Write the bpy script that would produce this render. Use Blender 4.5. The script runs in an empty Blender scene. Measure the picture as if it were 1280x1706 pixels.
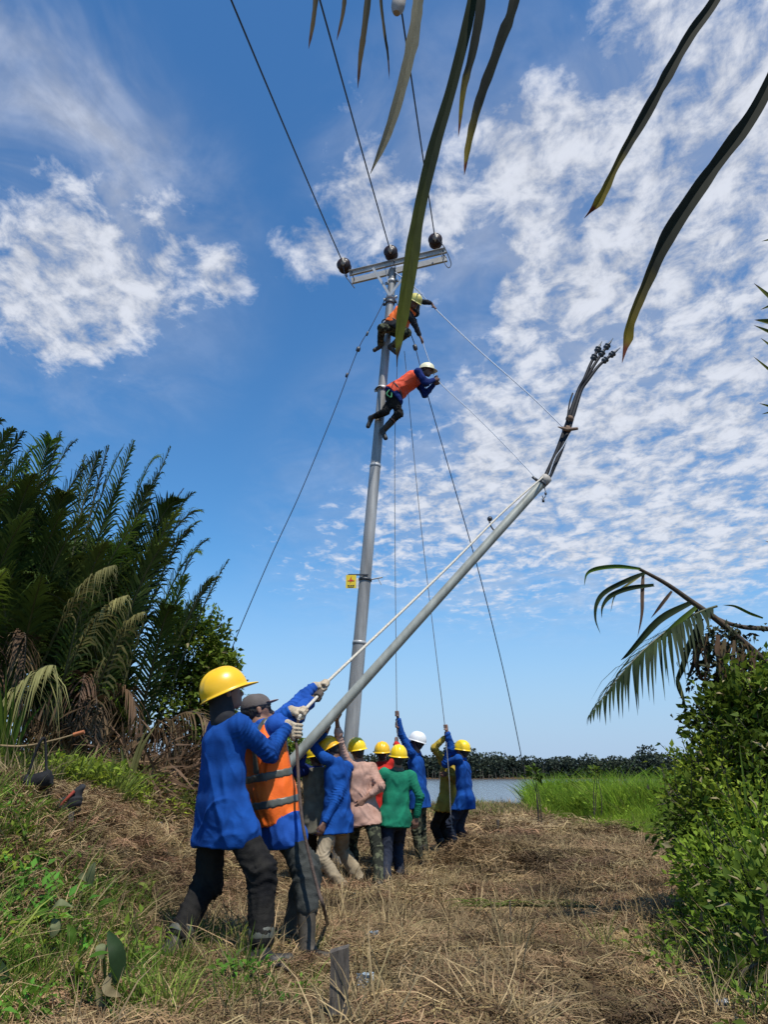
import bpy, math, random
import numpy as np
from mathutils import Vector, Matrix, Quaternion
R = math.radians
SC = bpy.context.scene
rng = np.random.default_rng(7)
random.seed(7)

# ------------------------------------------------------------------ camera
HC = 1.25; PITCH = R(19.5); FPX = 1232.0
cd = bpy.data.cameras.new('camera'); cam = bpy.data.objects.new('camera', cd)
SC.collection.objects.link(cam); SC.camera = cam
cam.location = (0, 0, HC); cam.rotation_euler = (R(90) + PITCH, 0, 0)
cd.sensor_fit = 'VERTICAL'; cd.sensor_height = 24; cd.lens = 24 * FPX / 1706
cd.clip_start = .05; cd.clip_end = 3000
_c, _s = math.cos(PITCH), math.sin(PITCH)
def ray(u, v):
    a = (u - 640) / FPX; b = (853 - v) / FPX
    d = np.array([a, _c - _s * b, _s + _c * b]); return d / np.linalg.norm(d)
def P(u, v, Y):
    d = ray(u, v); return np.array([0, 0, HC]) + d * (Y / d[1])
def pix(p):
    x, y, z = p[0], p[1], p[2] - HC
    w = y * _c + z * _s; return (640 + FPX * x / w, 853 - FPX * (-y * _s + z * _c) / w)

# ------------------------------------------------------------------ sky, sun, exposure
SUN_EL, SUN_AZ = 65, 152          # azimuth clockwise from +Y (away from camera): right, a little behind
w = bpy.data.worlds.new('World'); SC.world = w; w.use_nodes = True
nt = w.node_tree; N = nt.nodes; L = nt.links; N.clear()
def nd(t, **k):
    n = N.new(t)
    for a, b in k.items():
        if a.startswith('i_'):
            n.inputs[a[2:].replace('_', ' ')].default_value = b
        elif a[0] == 'n' and a[1:].isdigit(): n.inputs[int(a[1:])].default_value = b
        else: setattr(n, a, b)
    return n
def mth(op, a, b=None, c=None, clamp=False):
    n = N.new('ShaderNodeMath'); n.operation = op; n.use_clamp = clamp
    for i, x in enumerate((a, b, c)):
        if x is None: continue
        if isinstance(x, (int, float)): n.inputs[i].default_value = x
        else: L.new(x, n.inputs[i])
    return n.outputs[0]
def smooth(x, lo, hi, a=0., b=1.):
    n = N.new('ShaderNodeMapRange'); n.interpolation_type = 'SMOOTHSTEP'
    L.new(x, n.inputs[0]) if not isinstance(x, float) else None
    for i, q in ((1, lo), (2, hi), (3, a), (4, b)):
        if isinstance(q, (int, float)): n.inputs[i].default_value = q
        else: L.new(q, n.inputs[i])
    return n.outputs[0]
sky = nd('ShaderNodeTexSky', sky_type='NISHITA', sun_disc=False, sun_elevation=R(SUN_EL), sun_rotation=R(SUN_AZ),
         air_density=1.0, dust_density=.25, ozone_density=3)
hs = nd('ShaderNodeHueSaturation'); hs.inputs['Saturation'].default_value = 1.12; hs.inputs['Value'].default_value = 1.0
hs.inputs['Hue'].default_value = .503
L.new(sky.outputs[0], hs.inputs['Color'])
tint = nd('ShaderNodeMix', data_type='RGBA', blend_type='MULTIPLY'); tint.inputs[0].default_value = 1
tint.inputs[7].default_value = (.86, 1.35, 1.50, 1); L.new(hs.outputs[0], tint.inputs[6])
tc = nd('ShaderNodeTexCoord')
sx = nd('ShaderNodeSeparateXYZ'); L.new(tc.outputs['Generated'], sx.inputs[0])
hor = nd('ShaderNodeMix', data_type='RGBA'); hor.inputs[7].default_value = (3.75, 4.95, 7.1, 1)
L.new(tint.outputs[2], hor.inputs[6]); L.new(smooth(sx.outputs[2], -.02, .30, .95, 0.), hor.inputs[0])
zz = mth('MAXIMUM', sx.outputs[2], .02)
zz = mth('ADD', zz, .10)
qx = mth('DIVIDE', sx.outputs[0], zz); qy = mth('DIVIDE', sx.outputs[1], zz)
q = nd('ShaderNodeCombineXYZ'); L.new(qx, q.inputs[0]); L.new(qy, q.inputs[1])
def noise(scale, detail, rough, vec=q.outputs[0], dist=0., off=0., lac=2.):
    m = nd('ShaderNodeMapping'); L.new(vec, m.inputs[0]); m.inputs[1].default_value = (off, off * .7, 0)
    m.inputs[2].default_value = (0, 0, R(25)); m.inputs[3].default_value = (1.0, .82, 1)
    n = nd('ShaderNodeTexNoise'); n.inputs['Scale'].default_value = scale; n.inputs['Detail'].default_value = detail
    n.inputs['Roughness'].default_value = rough; n.inputs['Distortion'].default_value = dist; n.inputs['Lacunarity'].default_value = lac
    L.new(m.outputs[0], n.inputs['Vector']); return n.outputs[0]
def blobs(lst):
    tot = None
    for u, v, r, s in lst:
        d = ray(u, v)
        vm = nd('ShaderNodeVectorMath', operation='DOT_PRODUCT'); L.new(tc.outputs['Generated'], vm.inputs[0])
        vm.inputs[1].default_value = tuple(d)
        g = smooth(vm.outputs['Value'], math.cos(r / FPX * 1.35), math.cos(r / FPX * .25), 0., s)
        tot = g if tot is None else mth('ADD', tot, g)
    return tot
cover = blobs([(30, 390, 180, .42), (150, 450, 190, .42), (240, 420, 150, .26), (350, 430, 120, .34), (150, 550, 120, .34), (60, 500, 120, .2), (385, 455, 45, .45),
               (730, 300, 190, .55), (640, 400, 130, .5), (860, 300, 120, .38), (500, 430, 60, .6), (540, 250, 110, .25),
               (1190, 230, 270, .62), (1280, 60, 230, .5), (1000, 120, 160, .2), (1090, 490, 190, .85), (1260, 480, 200, .95),
               (930, 490, 90, .4), (1010, 640, 220, .75), (1180, 720, 240, .65), (860, 700, 200, .4), (800, 850, 230, .45),
               (540, 850, 170, .32), (1020, 930, 250, .45), (660, 960, 170, .35), (1260, 900, 250, .4), (450, 950, 110, .25), (450, 600, 90, .1)])
n1 = noise(2.6, 3, .5, off=3.1)
n2 = noise(13, 7, .62, dist=.25, off=1.7)
n3 = noise(38, 4, .6, off=5.2)
amb = smooth(noise(1.1, 2, .5, off=9.), .55, .75, 0., .5)      # clouds beyond the frame
dens = mth('ADD', mth('MULTIPLY', n2, 1.25), mth('MULTIPLY', n3, .30))
dens = mth('ADD', dens, mth('MULTIPLY', n1, .35))
cc = mth('MINIMUM', cover, 1.15)
thr = mth('SUBTRACT', 1.41, mth('MULTIPLY', cc, .68))
cl = smooth(dens, thr, mth('ADD', thr, .46))
cl = mth('MULTIPLY', cl, smooth(cc, .02, .35))
veil = mth('MULTIPLY', blobs([(120, 430, 260, .22), (50, 60, 140, .32), (60, 230, 170, .32), (250, 350, 130, .15), (1150, 300, 320, .25), (1100, 760, 380, .38), (760, 880, 300, .25), (740, 300, 200, .25), (1250, 80, 230, .2)]),
           smooth(noise(4.5, 5, .6, dist=.6, off=7.), .3, .72))
fade = smooth(sx.outputs[2], .135, .24)                                # the deck ends above the hazy horizon
alpha = mth('MULTIPLY', mth('MAXIMUM', mth('MULTIPLY', cl, .93), mth('MULTIPLY', veil, .9)), fade, clamp=True)
shade = smooth(n2, .38, .66, 5.6, 7.8)
ccol = nd('ShaderNodeCombineXYZ')
L.new(mth('MULTIPLY', shade, .90), ccol.inputs[0]); L.new(mth('MULTIPLY', shade, .94), ccol.inputs[1]); L.new(mth('MULTIPLY', shade, 1.04), ccol.inputs[2])
mx = nd('ShaderNodeMix', data_type='RGBA'); L.new(alpha, mx.inputs[0]); L.new(hor.outputs[2], mx.inputs[6]); L.new(ccol.outputs[0], mx.inputs[7])
bg = nd('ShaderNodeBackground'); bg.inputs[1].default_value = .10
L.new(mx.outputs[2], bg.inputs[0])
ow = nd('ShaderNodeOutputWorld'); L.new(bg.outputs[0], ow.inputs[0])
w.cycles.sampling_method = 'MANUAL'; w.cycles.sample_map_resolution = 512
sl = bpy.data.lights.new('sun', 'SUN'); sl.energy = 5.0; sl.angle = R(.53); sl.color = (1, .955, .88)
so = bpy.data.objects.new('sun', sl); SC.collection.objects.link(so)
_az = R(SUN_AZ); _el = R(SUN_EL)
sdir = Vector((math.sin(_az) * math.cos(_el), math.cos(_az) * math.cos(_el), math.sin(_el)))
so.rotation_euler = sdir.to_track_quat('Z', 'Y').to_euler(); so.location = (6, -4, 20)
vs = SC.view_settings; vs.view_transform = 'Standard'; vs.look = 'None'; vs.exposure = .14; vs.gamma = 1; vs.use_curve_mapping = False
SC.cycles.max_bounces = 6; SC.cycles.transparent_max_bounces = 12; SC.cycles.diffuse_bounces = 3

# ------------------------------------------------------------------ materials
def material(name, col, col2=None, rough=.8, scale=8., detail=5, bump=0., bscale=60., metal=0., spec=.5, translucent=0., objvar=0., stretch=None, sheen=0., coat=0., contrast=(.35, .65), tcol=None, crease=0.):
    m = bpy.data.materials.new(name); m.use_nodes = True
    t = m.node_tree; ns = t.nodes; b = ns['Principled BSDF']; out = ns['Material Output']
    def new(k): return ns.new('ShaderNode' + k)
    co = new('TexCoord'); mp = new('Mapping'); t.links.new(co.outputs['Object'], mp.inputs[0])
    if stretch: mp.inputs[3].default_value = stretch
    c1 = (*col, 1); c2 = (*(col2 or [x * .7 for x in col]), 1)
    nz = new('TexNoise'); nz.inputs['Scale'].default_value = scale; nz.inputs['Detail'].default_value = detail; nz.inputs['Roughness'].default_value = .6
    t.links.new(mp.outputs[0], nz.inputs['Vector'])
    mr = new('MapRange'); mr.inputs[1].default_value, mr.inputs[2].default_value = contrast
    t.links.new(nz.outputs[0], mr.inputs[0])
    mix = new('Mix'); mix.data_type = 'RGBA'; mix.inputs[6].default_value = c1; mix.inputs[7].default_value = c2
    t.links.new(mr.outputs[0], mix.inputs[0]); colour = mix.outputs[2]
    if objvar:
        oi = new('ObjectInfo'); hv = new('HueSaturation')
        a = new('MapRange'); a.inputs[3].default_value = 1 - objvar; a.inputs[4].default_value = 1 + objvar
        t.links.new(oi.outputs['Random'], a.inputs[0])
        ln = new('TexNoise'); ln.inputs['Scale'].default_value = .75; ln.inputs['Detail'].default_value = 4; t.links.new(oi.outputs['Location'], ln.inputs['Vector'])
        lm = new('MapRange'); lm.inputs[1].default_value = .35; lm.inputs[2].default_value = .65; lm.inputs[3].default_value = 1 - objvar * 1.7; lm.inputs[4].default_value = 1 + objvar * 1.3; t.links.new(ln.outputs[0], lm.inputs[0])
        lq = new('Math'); lq.operation = 'MULTIPLY'; t.links.new(a.outputs[0], lq.inputs[0]); t.links.new(lm.outputs[0], lq.inputs[1]); t.links.new(lq.outputs[0], hv.inputs['Value'])
        a2 = new('MapRange'); a2.inputs[3].default_value = .5 - objvar * .06; a2.inputs[4].default_value = .5 + objvar * .06
        mm = new('Math'); mm.operation = 'FRACT'; mm2 = new('Math'); mm2.operation = 'MULTIPLY'; mm2.inputs[1].default_value = 7.13
        t.links.new(oi.outputs['Random'], mm2.inputs[0]); t.links.new(mm2.outputs[0], mm.inputs[0]); t.links.new(mm.outputs[0], a2.inputs[0]); t.links.new(a2.outputs[0], hv.inputs['Hue'])
        t.links.new(colour, hv.inputs['Color']); colour = hv.outputs[0]
    # per-face tint attribute (when the mesh has one): grain of leaves and straw, in the far wood also lighter toward crown tops
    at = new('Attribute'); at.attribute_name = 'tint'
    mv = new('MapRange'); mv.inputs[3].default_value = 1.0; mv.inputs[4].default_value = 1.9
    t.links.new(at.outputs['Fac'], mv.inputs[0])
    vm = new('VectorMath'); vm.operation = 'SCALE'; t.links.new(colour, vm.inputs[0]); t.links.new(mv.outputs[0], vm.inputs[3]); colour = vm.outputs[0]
    t.links.new(colour, b.inputs['Base Color'])
    b.inputs['Roughness'].default_value = rough; b.inputs['Metallic'].default_value = metal; b.inputs['Specular IOR Level'].default_value = spec
    b.inputs['Sheen Weight'].default_value = sheen; b.inputs['Coat Weight'].default_value = coat
    if crease:
        cm = new('Mapping'); cm.inputs[3].default_value = (1, 1, .55); t.links.new(co.outputs['Object'], cm.inputs[0])
        cn = new('TexNoise'); cn.noise_type = 'RIDGED_MULTIFRACTAL'; cn.inputs['Scale'].default_value = 6.5; cn.inputs['Detail'].default_value = 3; cn.inputs['Roughness'].default_value = .5; cn.inputs['Distortion'].default_value = .9
        t.links.new(cm.outputs[0], cn.inputs['Vector'])
        cb = new('Bump'); cb.inputs['Strength'].default_value = crease; cb.inputs['Distance'].default_value = .035; t.links.new(cn.outputs[0], cb.inputs['Height']); t.links.new(cb.outputs[0], b.inputs['Normal'])
    if bump:
        n2 = new('TexNoise'); n2.inputs['Scale'].default_value = bscale; n2.inputs['Detail'].default_value = 4
        t.links.new(mp.outputs[0], n2.inputs['Vector'])
        bp = new('Bump'); bp.inputs['Strength'].default_value = bump; bp.inputs['Distance'].default_value = .01
        t.links.new(n2.outputs[0], bp.inputs['Height']); t.links.new(bp.outputs[0], b.inputs['Normal'])
        if crease: t.links.new(cb.outputs[0], bp.inputs['Normal'])
    if translucent:
        tr = new('BsdfTranslucent'); mxs = new('MixShader'); mxs.inputs[0].default_value = translucent
        if tcol: tr.inputs[0].default_value = (*tcol, 1)
        else: t.links.new(colour, tr.inputs[0])
        t.links.new(b.outputs[0], mxs.inputs[1]); t.links.new(tr.outputs[0], mxs.inputs[2]); t.links.new(mxs.outputs[0], out.inputs[0])
    return m
M = {}
def mk(name, *a, **k): M[name] = material(name, *a, **k)
mk('straw', (.195, .132, .066), (.095, .058, .028), scale=3, objvar=.36, rough=.85, spec=.2)
mk('straw_pale', (.27, .205, .105), (.16, .11, .055), scale=3, objvar=.2, rough=.85, spec=.2)
mk('grass', (.10, .15, .02), (.055, .10, .012), scale=3, objvar=.25, rough=.62, translucent=.35, spec=.12)
mk('grass_yellow', (.17, .20, .045), (.10, .14, .025), scale=3, objvar=.25, rough=.62, translucent=.3, spec=.12)
mk('reed', (.19, .28, .028), (.11, .18, .016), scale=2, objvar=.2, rough=.62, translucent=.4, spec=.12)
mk('weed_leaf', (.075, .17, .02), (.045, .11, .014), scale=2, objvar=.3, rough=.62, translucent=.35, spec=.12)
mk('bush_leaf', (.085, .125, .014), (.042, .075, .010), scale=1.5, objvar=.2, rough=.62, translucent=.3, spec=.12)
mk('bush_leaf_light', (.18, .23, .024), (.10, .155, .016), scale=1.5, objvar=.2, rough=.62, translucent=.35, spec=.12)
mk('vine_leaf_dark', (.02, .028, .012), (.035, .03, .015), scale=4, rough=.62, spec=.12)
mk('palm_leaf', (.052, .078, .014), (.024, .042, .009), scale=1.2, objvar=.35, rough=.62, translucent=.15, spec=.12)
mk('frond_dark', (.020, .032, .008), (.010, .017, .005), scale=3, rough=.62, translucent=.12, spec=.12)
mk('palm_leaf_young', (.085, .13, .016), (.05, .085, .012), scale=1.2, objvar=.3, rough=.62, translucent=.3, spec=.12)
mk('palm_leaf_pale', (.24, .235, .085), (.14, .135, .05), scale=1.2, objvar=.25, rough=.62, translucent=.25, spec=.12)
mk('palm_leaf_dead', (.11, .072, .038), (.045, .029, .016), scale=2, objvar=.35, rough=.62, translucent=.08, spec=.12)
mk('rachis', (.07, .075, .025), (.045, .045, .02), scale=4, rough=.5)
mk('rachis_dead', (.085, .055, .03), (.04, .027, .016), scale=6, rough=.8, bump=.4)
mk('bark', (.075, .055, .038), (.04, .03, .022), scale=9, rough=.9, bump=.6, bscale=30)
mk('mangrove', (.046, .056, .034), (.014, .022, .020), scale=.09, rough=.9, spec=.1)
mk('mangrove_trunk', (.085, .075, .06), (.05, .045, .035), scale=.3, rough=.9)
mk('mud', (.10, .08, .055), (.06, .048, .033), scale=.4, rough=.9)
mk('wood_stake', (.115, .095, .075), (.05, .04, .03), scale=7, rough=.9, bump=.6, bscale=28, stretch=(6, 6, .7))
mk('steel_galv', (.42, .42, .41), (.30, .30, .29), scale=5, rough=.45, metal=.15, bump=.12, bscale=25, contrast=(.3, .7))
mk('steel_shaft', (.34, .335, .315), (.15, .145, .135), scale=3.2, rough=.5, metal=.15, stretch=(3, 3, .35), bump=.08, bscale=12, contrast=(.3, .7))
mk('steel_dark', (.07, .075, .08), (.045, .045, .05), scale=8, rough=.5, metal=.5)
mk('pipe_paint', (.36, .365, .31), (.18, .18, .145), scale=7, rough=.4, metal=.1, stretch=(1, 1, .25), bump=.1, bscale=22, contrast=(.35, .75))
mk('insulator', (.035, .016, .010), (.02, .010, .007), rough=.35, spec=.3, scale=6)
mk('cement', (.42, .38, .33), (.3, .27, .23), rough=.8, scale=14)
mk('cable_black', (.012, .012, .014), (.022, .022, .025), rough=.6, spec=.2, scale=20)
mk('cable_shed', (.05, .06, .065), (.035, .04, .045), rough=.45, scale=12)
mk('tape_brown', (.20, .12, .07), (.11, .065, .04), rough=.8, scale=30, bump=.5)
mk('wire', (.03, .035, .045), (.02, .022, .03), rough=.5, metal=.4)
mk('guy_steel', (.05, .07, .11), (.03, .045, .08), rough=.5, metal=.3)
mk('rope_white', (.62, .57, .47), (.44, .39, .31), scale=60, rough=.9, bump=.8, bscale=140)
mk('rope_light', (.55, .58, .62), (.42, .45, .5), scale=60, rough=.9, bump=.6, bscale=140)
mk('rope_grey', (.22, .22, .22), (.13, .13, .13), scale=60, rough=.9, bump=.6, bscale=140)
mk('rope_brown', (.09, .06, .045), (.05, .033, .025), scale=40, rough=.9, bump=.6, bscale=140)
mk('sign_yellow', (.75, .55, .02), (.66, .47, .02), scale=5, rough=.5)
mk('sign_red', (.55, .03, .015), rough=.5)
mk('sign_black', (.02, .02, .02), rough=.5)
mk('helmet_yellow', (.84, .50, .012), (.74, .40, .01), scale=4, rough=.34, spec=.5, bump=.05, bscale=20, contrast=(.4, .8))
mk('helmet_lemon', (.84, .58, .01), (.74, .47, .01), scale=4, rough=.34, spec=.5, contrast=(.4, .8))
mk('helmet_orange_yellow', (.80, .42, .012), (.66, .30, .01), scale=6, rough=.36, spec=.5, contrast=(.4, .8))
mk('helmet_faded', (.62, .56, .14), (.52, .42, .10), scale=6, rough=.4)
mk('helmet_cream', (.72, .69, .48), (.62, .57, .36), scale=6, rough=.4)
mk('helmet_white', (.74, .74, .72), (.6, .6, .58), scale=6, rough=.35)
mk('skin', (.27, .145, .095), (.19, .095, .06), scale=9, rough=.55, spec=.4, bump=.15, bscale=90)
mk('skin_dark', (.15, .075, .05), (.105, .05, .033), scale=9, rough=.55, spec=.4, bump=.15, bscale=90)
mk('hair', (.012, .01, .01), (.02, .017, .015), scale=40, rough=.6, bump=.8, bscale=120, stretch=(1, 1, .2))
mk('eye', (.02, .015, .012), rough=.15)
mk('shirt_blue', (.008, .068, .29), (.005, .042, .19), scale=6, rough=.9, spec=.15, bump=.35, bscale=220, crease=1.0)
mk('shirt_blue_light', (.018, .085, .36), (.010, .055, .25), scale=6, rough=.9, spec=.15, bump=.35, bscale=220, crease=1.0)
mk('shirt_navy', (.008, .022, .12), (.006, .014, .07), scale=6, rough=.9, spec=.15, bump=.3, bscale=200, crease=1.0)
mk('shirt_pink', (.50, .315, .245), (.34, .19, .14), scale=7, rough=.9, spec=.15, bump=.3, bscale=200, crease=1.0)
mk('shirt_green', (.014, .205, .112), (.010, .12, .07), scale=6, rough=.9, spec=.15, bump=.3, bscale=200, crease=1.0)
mk('shirt_red', (.50, .03, .02), (.38, .02, .015), scale=6, rough=.9, spec=.15, bump=.3, bscale=200, crease=1.0)
mk('shirt_yellow', (.46, .34, .05), (.28, .19, .035), scale=6, rough=.9, spec=.15, bump=.3, bscale=200, crease=1.0)
mk('shirt_khaki', (.16, .15, .11), (.10, .09, .07), scale=9, rough=.9, spec=.15, bump=.3, bscale=200, crease=1.0)
mk('shirt_black', (.014, .015, .018), (.022, .022, .026), scale=6, rough=.9, spec=.15, bump=.3, bscale=200, crease=1.0)
mk('vest_orange', (.86, .155, .015), (.72, .11, .01), scale=5, rough=.7, spec=.3, bump=.25, bscale=160, crease=1.0)
mk('vest_red_orange', (.74, .09, .03), (.6, .06, .02), scale=5, rough=.7, spec=.3, bump=.25, bscale=160, crease=1.0)
mk('reflective', (.105, .105, .08), (.07, .07, .055), scale=12, rough=.45, spec=.5)
mk('trousers_black', (.008, .008, .009), (.024, .022, .019), scale=7, rough=.95, spec=.1, bump=.35, bscale=160, crease=1.0)
mk('trousers_navy', (.016, .02, .034), (.028, .034, .05), scale=7, rough=.95, spec=.1, bump=.35, bscale=160, crease=1.0)
mk('jeans_grey', (.062, .065, .060), (.03, .033, .03), scale=5, rough=.95, spec=.1, bump=.4, bscale=160, crease=1.0)
mk('trousers_khaki', (.33, .27, .185), (.22, .175, .115), scale=6, rough=.95, spec=.1, bump=.35, bscale=160, crease=1.0)
mk('trousers_camo', (.095, .10, .06), (.022, .024, .018), scale=14, rough=.95, spec=.1, bump=.35, bscale=160, contrast=(.46, .52), crease=1.0)
mk('boot_black', (.02, .019, .018), (.06, .05, .036), scale=9, rough=.6, spec=.4, contrast=(.45, .8))
mk('boot_mud', (.065, .052, .036), (.028, .024, .018), scale=9, rough=.75, contrast=(.35, .7), bump=.4, bscale=30)
mk('glove', (.50, .42, .30), (.36, .28, .19), scale=16, rough=.95, bump=.7, bscale=130)
mk('glove_dark', (.05, .04, .035), (.12, .09, .065), scale=20, rough=.9, bump=.5)
mk('cap_grey', (.10, .085, .08), (.07, .06, .055), scale=12, rough=.95, bump=.4, bscale=200)
mk('cap_peak', (.30, .20, .17), (.22, .15, .13), scale=12, rough=.95)
mk('harness', (.03, .03, .03), (.05, .05, .05), rough=.8)
mk('harness_green', (.03, .22, .09), rough=.8)
mk('bag_black', (.012, .012, .013), (.022, .022, .023), scale=14, rough=.85, spec=.15, bump=.4, bscale=60)
mk('cloth_red', (.32, .05, .03), rough=.9)
mk('rust_orange', (.42, .14, .05), rough=.8)
mk('cloth_dark', (.010, .010, .012), (.02, .02, .022), scale=15, rough=.9)
mk('plastic_clear', (.45, .52, .56), (.34, .42, .47), scale=30, rough=.15, spec=.7, translucent=.3)
mk('plastic_white', (.68, .68, .66), (.5, .5, .5), scale=20, rough=.4)
mk('plastic_orange', (.75, .20, .05), rough=.4)
mk('dead_leaf', (.25, .21, .11), (.14, .11, .055), scale=10, rough=.62, translucent=.15, spec=.12)
mk('big_leaf_dark', (.028, .055, .018), (.018, .035, .012), scale=6, rough=.62, translucent=.15, spec=.12)
mk('big_leaf_grey', (.19, .20, .10), (.10, .12, .05), scale=8, rough=.62, translucent=.2, spec=.12)
mk('blade_green', (.05, .065, .020), (.022, .030, .012), scale=7, rough=.42, translucent=.3, stretch=(1, 1, .25))
mk('blade_brown', (.028, .02, .014), (.045, .03, .018), scale=9, rough=.6, translucent=.1, stretch=(1, 1, .25))
mk('blade_yellow', (.28, .19, .03), (.10, .05, .015), scale=9, rough=.6, translucent=.3)
mk('blade_pale', (.23, .21, .13), (.15, .13, .08), scale=8, rough=.7, translucent=.3, stretch=(1, 1, .25))

# ------------------------------------------------------------------ objects
def tag(o, label=None, cat=None, group=None, kind=None):
    if label: o['label'] = label
    if cat: o['category'] = cat
    if group: o['group'] = group
    if kind: o['kind'] = kind
    return o
def link(name, me, parent=None, mat=None):
    o = bpy.data.objects.new(name, me); SC.collection.objects.link(o)
    if parent is not None:
        o.parent = parent
        o.matrix_parent_inverse = Matrix.Translation(-parent.location) if parent.parent is None else Matrix.Identity(4)
    if mat is not None and not me.materials: me.materials.append(M[mat] if isinstance(mat, str) else mat)
    return o
def empty(name, loc, label=None, cat=None, group=None):
    o = bpy.data.objects.new(name, None); SC.collection.objects.link(o); o.location = tuple(float(x) for x in loc); o.empty_display_size = .1
    return tag(o, label, cat, group)
def mesh(name, verts, faces, smooth=True, tint=None):
    """verts (n,3); faces (m,k) array or list of such arrays"""
    fl = faces if isinstance(faces, list) else [faces]
    fl = [np.asarray(f, dtype=np.int32) for f in fl if len(f)]
    me = bpy.data.meshes.new(name); V = np.asarray(verts, dtype=np.float32)
    me.vertices.add(len(V)); me.vertices.foreach_set('co', V.ravel())
    loops = np.concatenate([f.ravel() for f in fl]); tot = np.concatenate([np.full(len(f), f.shape[1], dtype=np.int32) for f in fl])
    st = np.concatenate([[0], np.cumsum(tot)[:-1]]).astype(np.int32)
    me.loops.add(len(loops)); me.loops.foreach_set('vertex_index', loops)
    me.polygons.add(len(tot)); me.polygons.foreach_set('loop_start', st); me.polygons.foreach_set('loop_total', tot)
    me.polygons.foreach_set('use_smooth', np.full(len(tot), smooth))
    if tint is not None:
        a = me.attributes.new('tint', 'FLOAT', 'POINT'); a.data.foreach_set('value', np.asarray(tint, dtype=np.float32))
    me.update(calc_edges=True); me.validate(); return me
class MB:
    def __init__(s): s.v = []; s.f4 = []; s.f3 = []; s.n = 0
    def add(s, v, f):
        v = np.asarray(v, float); f = np.asarray(f, int)
        s.v.append(v)
        (s.f4 if f.shape[1] == 4 else s.f3).append(f + s.n); s.n += len(v); return s
    def tube(s, pts, rad, seg=8, caps=True):
        pts = np.asarray(pts, float); n = len(pts); rad = np.broadcast_to(np.asarray(rad, float), (n,)) if np.ndim(rad) < 2 else rad
        tg = np.gradient(pts, axis=0); tg /= np.linalg.norm(tg, axis=1)[:, None] + 1e-12
        ref = np.array([0, 0, 1.]) if abs(tg[0][2]) < .9 else np.array([1., 0, 0])
        a = np.cross(tg[0], ref); a /= np.linalg.norm(a); th = np.linspace(0, 2 * np.pi, seg, endpoint=False); V = []
        for i in range(n):
            a = a - tg[i] * a.dot(tg[i]); a /= np.linalg.norm(a); b = np.cross(tg[i], a)
            V.append(pts[i] + rad[i] * (np.cos(th)[:, None] * a + np.sin(th)[:, None] * b))
        V = np.concatenate(V); F = []
        for i in range(n - 1):
            for j in range(seg):
                k = (j + 1) % seg; F.append((i * seg + j, i * seg + k, (i + 1) * seg + k, (i + 1) * seg + j))
        s.add(V, F)
        if caps:
            for e, (c, o) in enumerate(((pts[0], 0), (pts[-1], (n - 1) * seg))):
                ring = V[o:o + seg]; vv = np.vstack([ring, c]); ff = [(j, (j + 1) % seg, seg) if e else ((j + 1) % seg, j, seg) for j in range(seg)]
                s.add(vv, ff)
        return s
    def box(s, c, size, rot=None):
        x = np.array([[i, j, k] for i in (-.5, .5) for j in (-.5, .5) for k in (-.5, .5)]) * np.asarray(size)
        if rot is not None: x = x @ np.asarray(rot).T
        s.add(x + np.asarray(c), [(0, 1, 3, 2), (4, 6, 7, 5), (0, 4, 5, 1), (2, 3, 7, 6), (0, 2, 6, 4), (1, 5, 7, 3)]); return s
    def lathe(s, prof, c, axis, seg=16):
        """prof list of (r, h) along axis"""
        axis = unit(axis); a = perp(axis); b = np.cross(axis, a); th = np.linspace(0, 2 * np.pi, seg, endpoint=False)
        V = np.concatenate([np.asarray(c) + axis * h + r * (np.cos(th)[:, None] * a + np.sin(th)[:, None] * b) for r, h in prof]); F = []
        for i in range(len(prof) - 1):
            for j in range(seg):
                k = (j + 1) % seg; F.append((i * seg + j, i * seg + k, (i + 1) * seg + k, (i + 1) * seg + j))
        s.add(V, F); return s
    def mesh(s, name, smooth=True):
        return mesh(name, np.concatenate(s.v), ([np.concatenate(s.f4)] if s.f4 else []) + ([np.concatenate(s.f3)] if s.f3 else []), smooth)
    def obj(s, name, mat, parent=None, smooth=True): return link(name, s.mesh(name, smooth), parent, mat)
def unit(v): v = np.asarray(v, float); return v / (np.linalg.norm(v) + 1e-12)
def perp(a):
    r = np.array([0, 0, 1.]) if abs(a[2]) < .9 else np.array([1., 0, 0]); return unit(np.cross(a, r))
def bez(a, b, c, n):
    t = np.linspace(0, 1, n)[:, None]; return (1 - t) ** 2 * np.asarray(a) + 2 * t * (1 - t) * np.asarray(b) + t * t * np.asarray(c)
def spline(pts, n):
    """Catmull-Rom through pts"""
    p = np.asarray(pts, float); p = np.vstack([2 * p[0] - p[1], p, 2 * p[-1] - p[-2]]); out = []
    m = len(p) - 3
    for x in np.linspace(0, m - 1e-9, n):
        i = int(x); t = x - i; a, b, c, d = p[i:i + 4]
        out.append(.5 * ((2 * b) + (c - a) * t + (2 * a - 5 * b + 4 * c - d) * t * t + (3 * b - a - 3 * c + d) * t ** 3))
    return np.array(out)
def wnoise(p, freq, seed=0):
    """cheap smooth pseudo-noise, about -1..1"""
    r = np.random.default_rng(seed); f = np.zeros(len(p)); q = np.asarray(p) * freq
    for i in range(5):
        k = r.normal(size=q.shape[1]); k /= np.linalg.norm(k); k2 = r.normal(size=q.shape[1]); k2 /= np.linalg.norm(k2)
        f += np.sin(q @ k * (1 + .35 * i) + r.uniform(0, 6.28) + 1.3 * np.sin(q @ k2 * .7 + r.uniform(0, 6.28)))
    return f / 3
def S(x, a, b): t = np.clip((x - a) / (b - a), 0, 1); return t * t * (3 - 2 * t)

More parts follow.
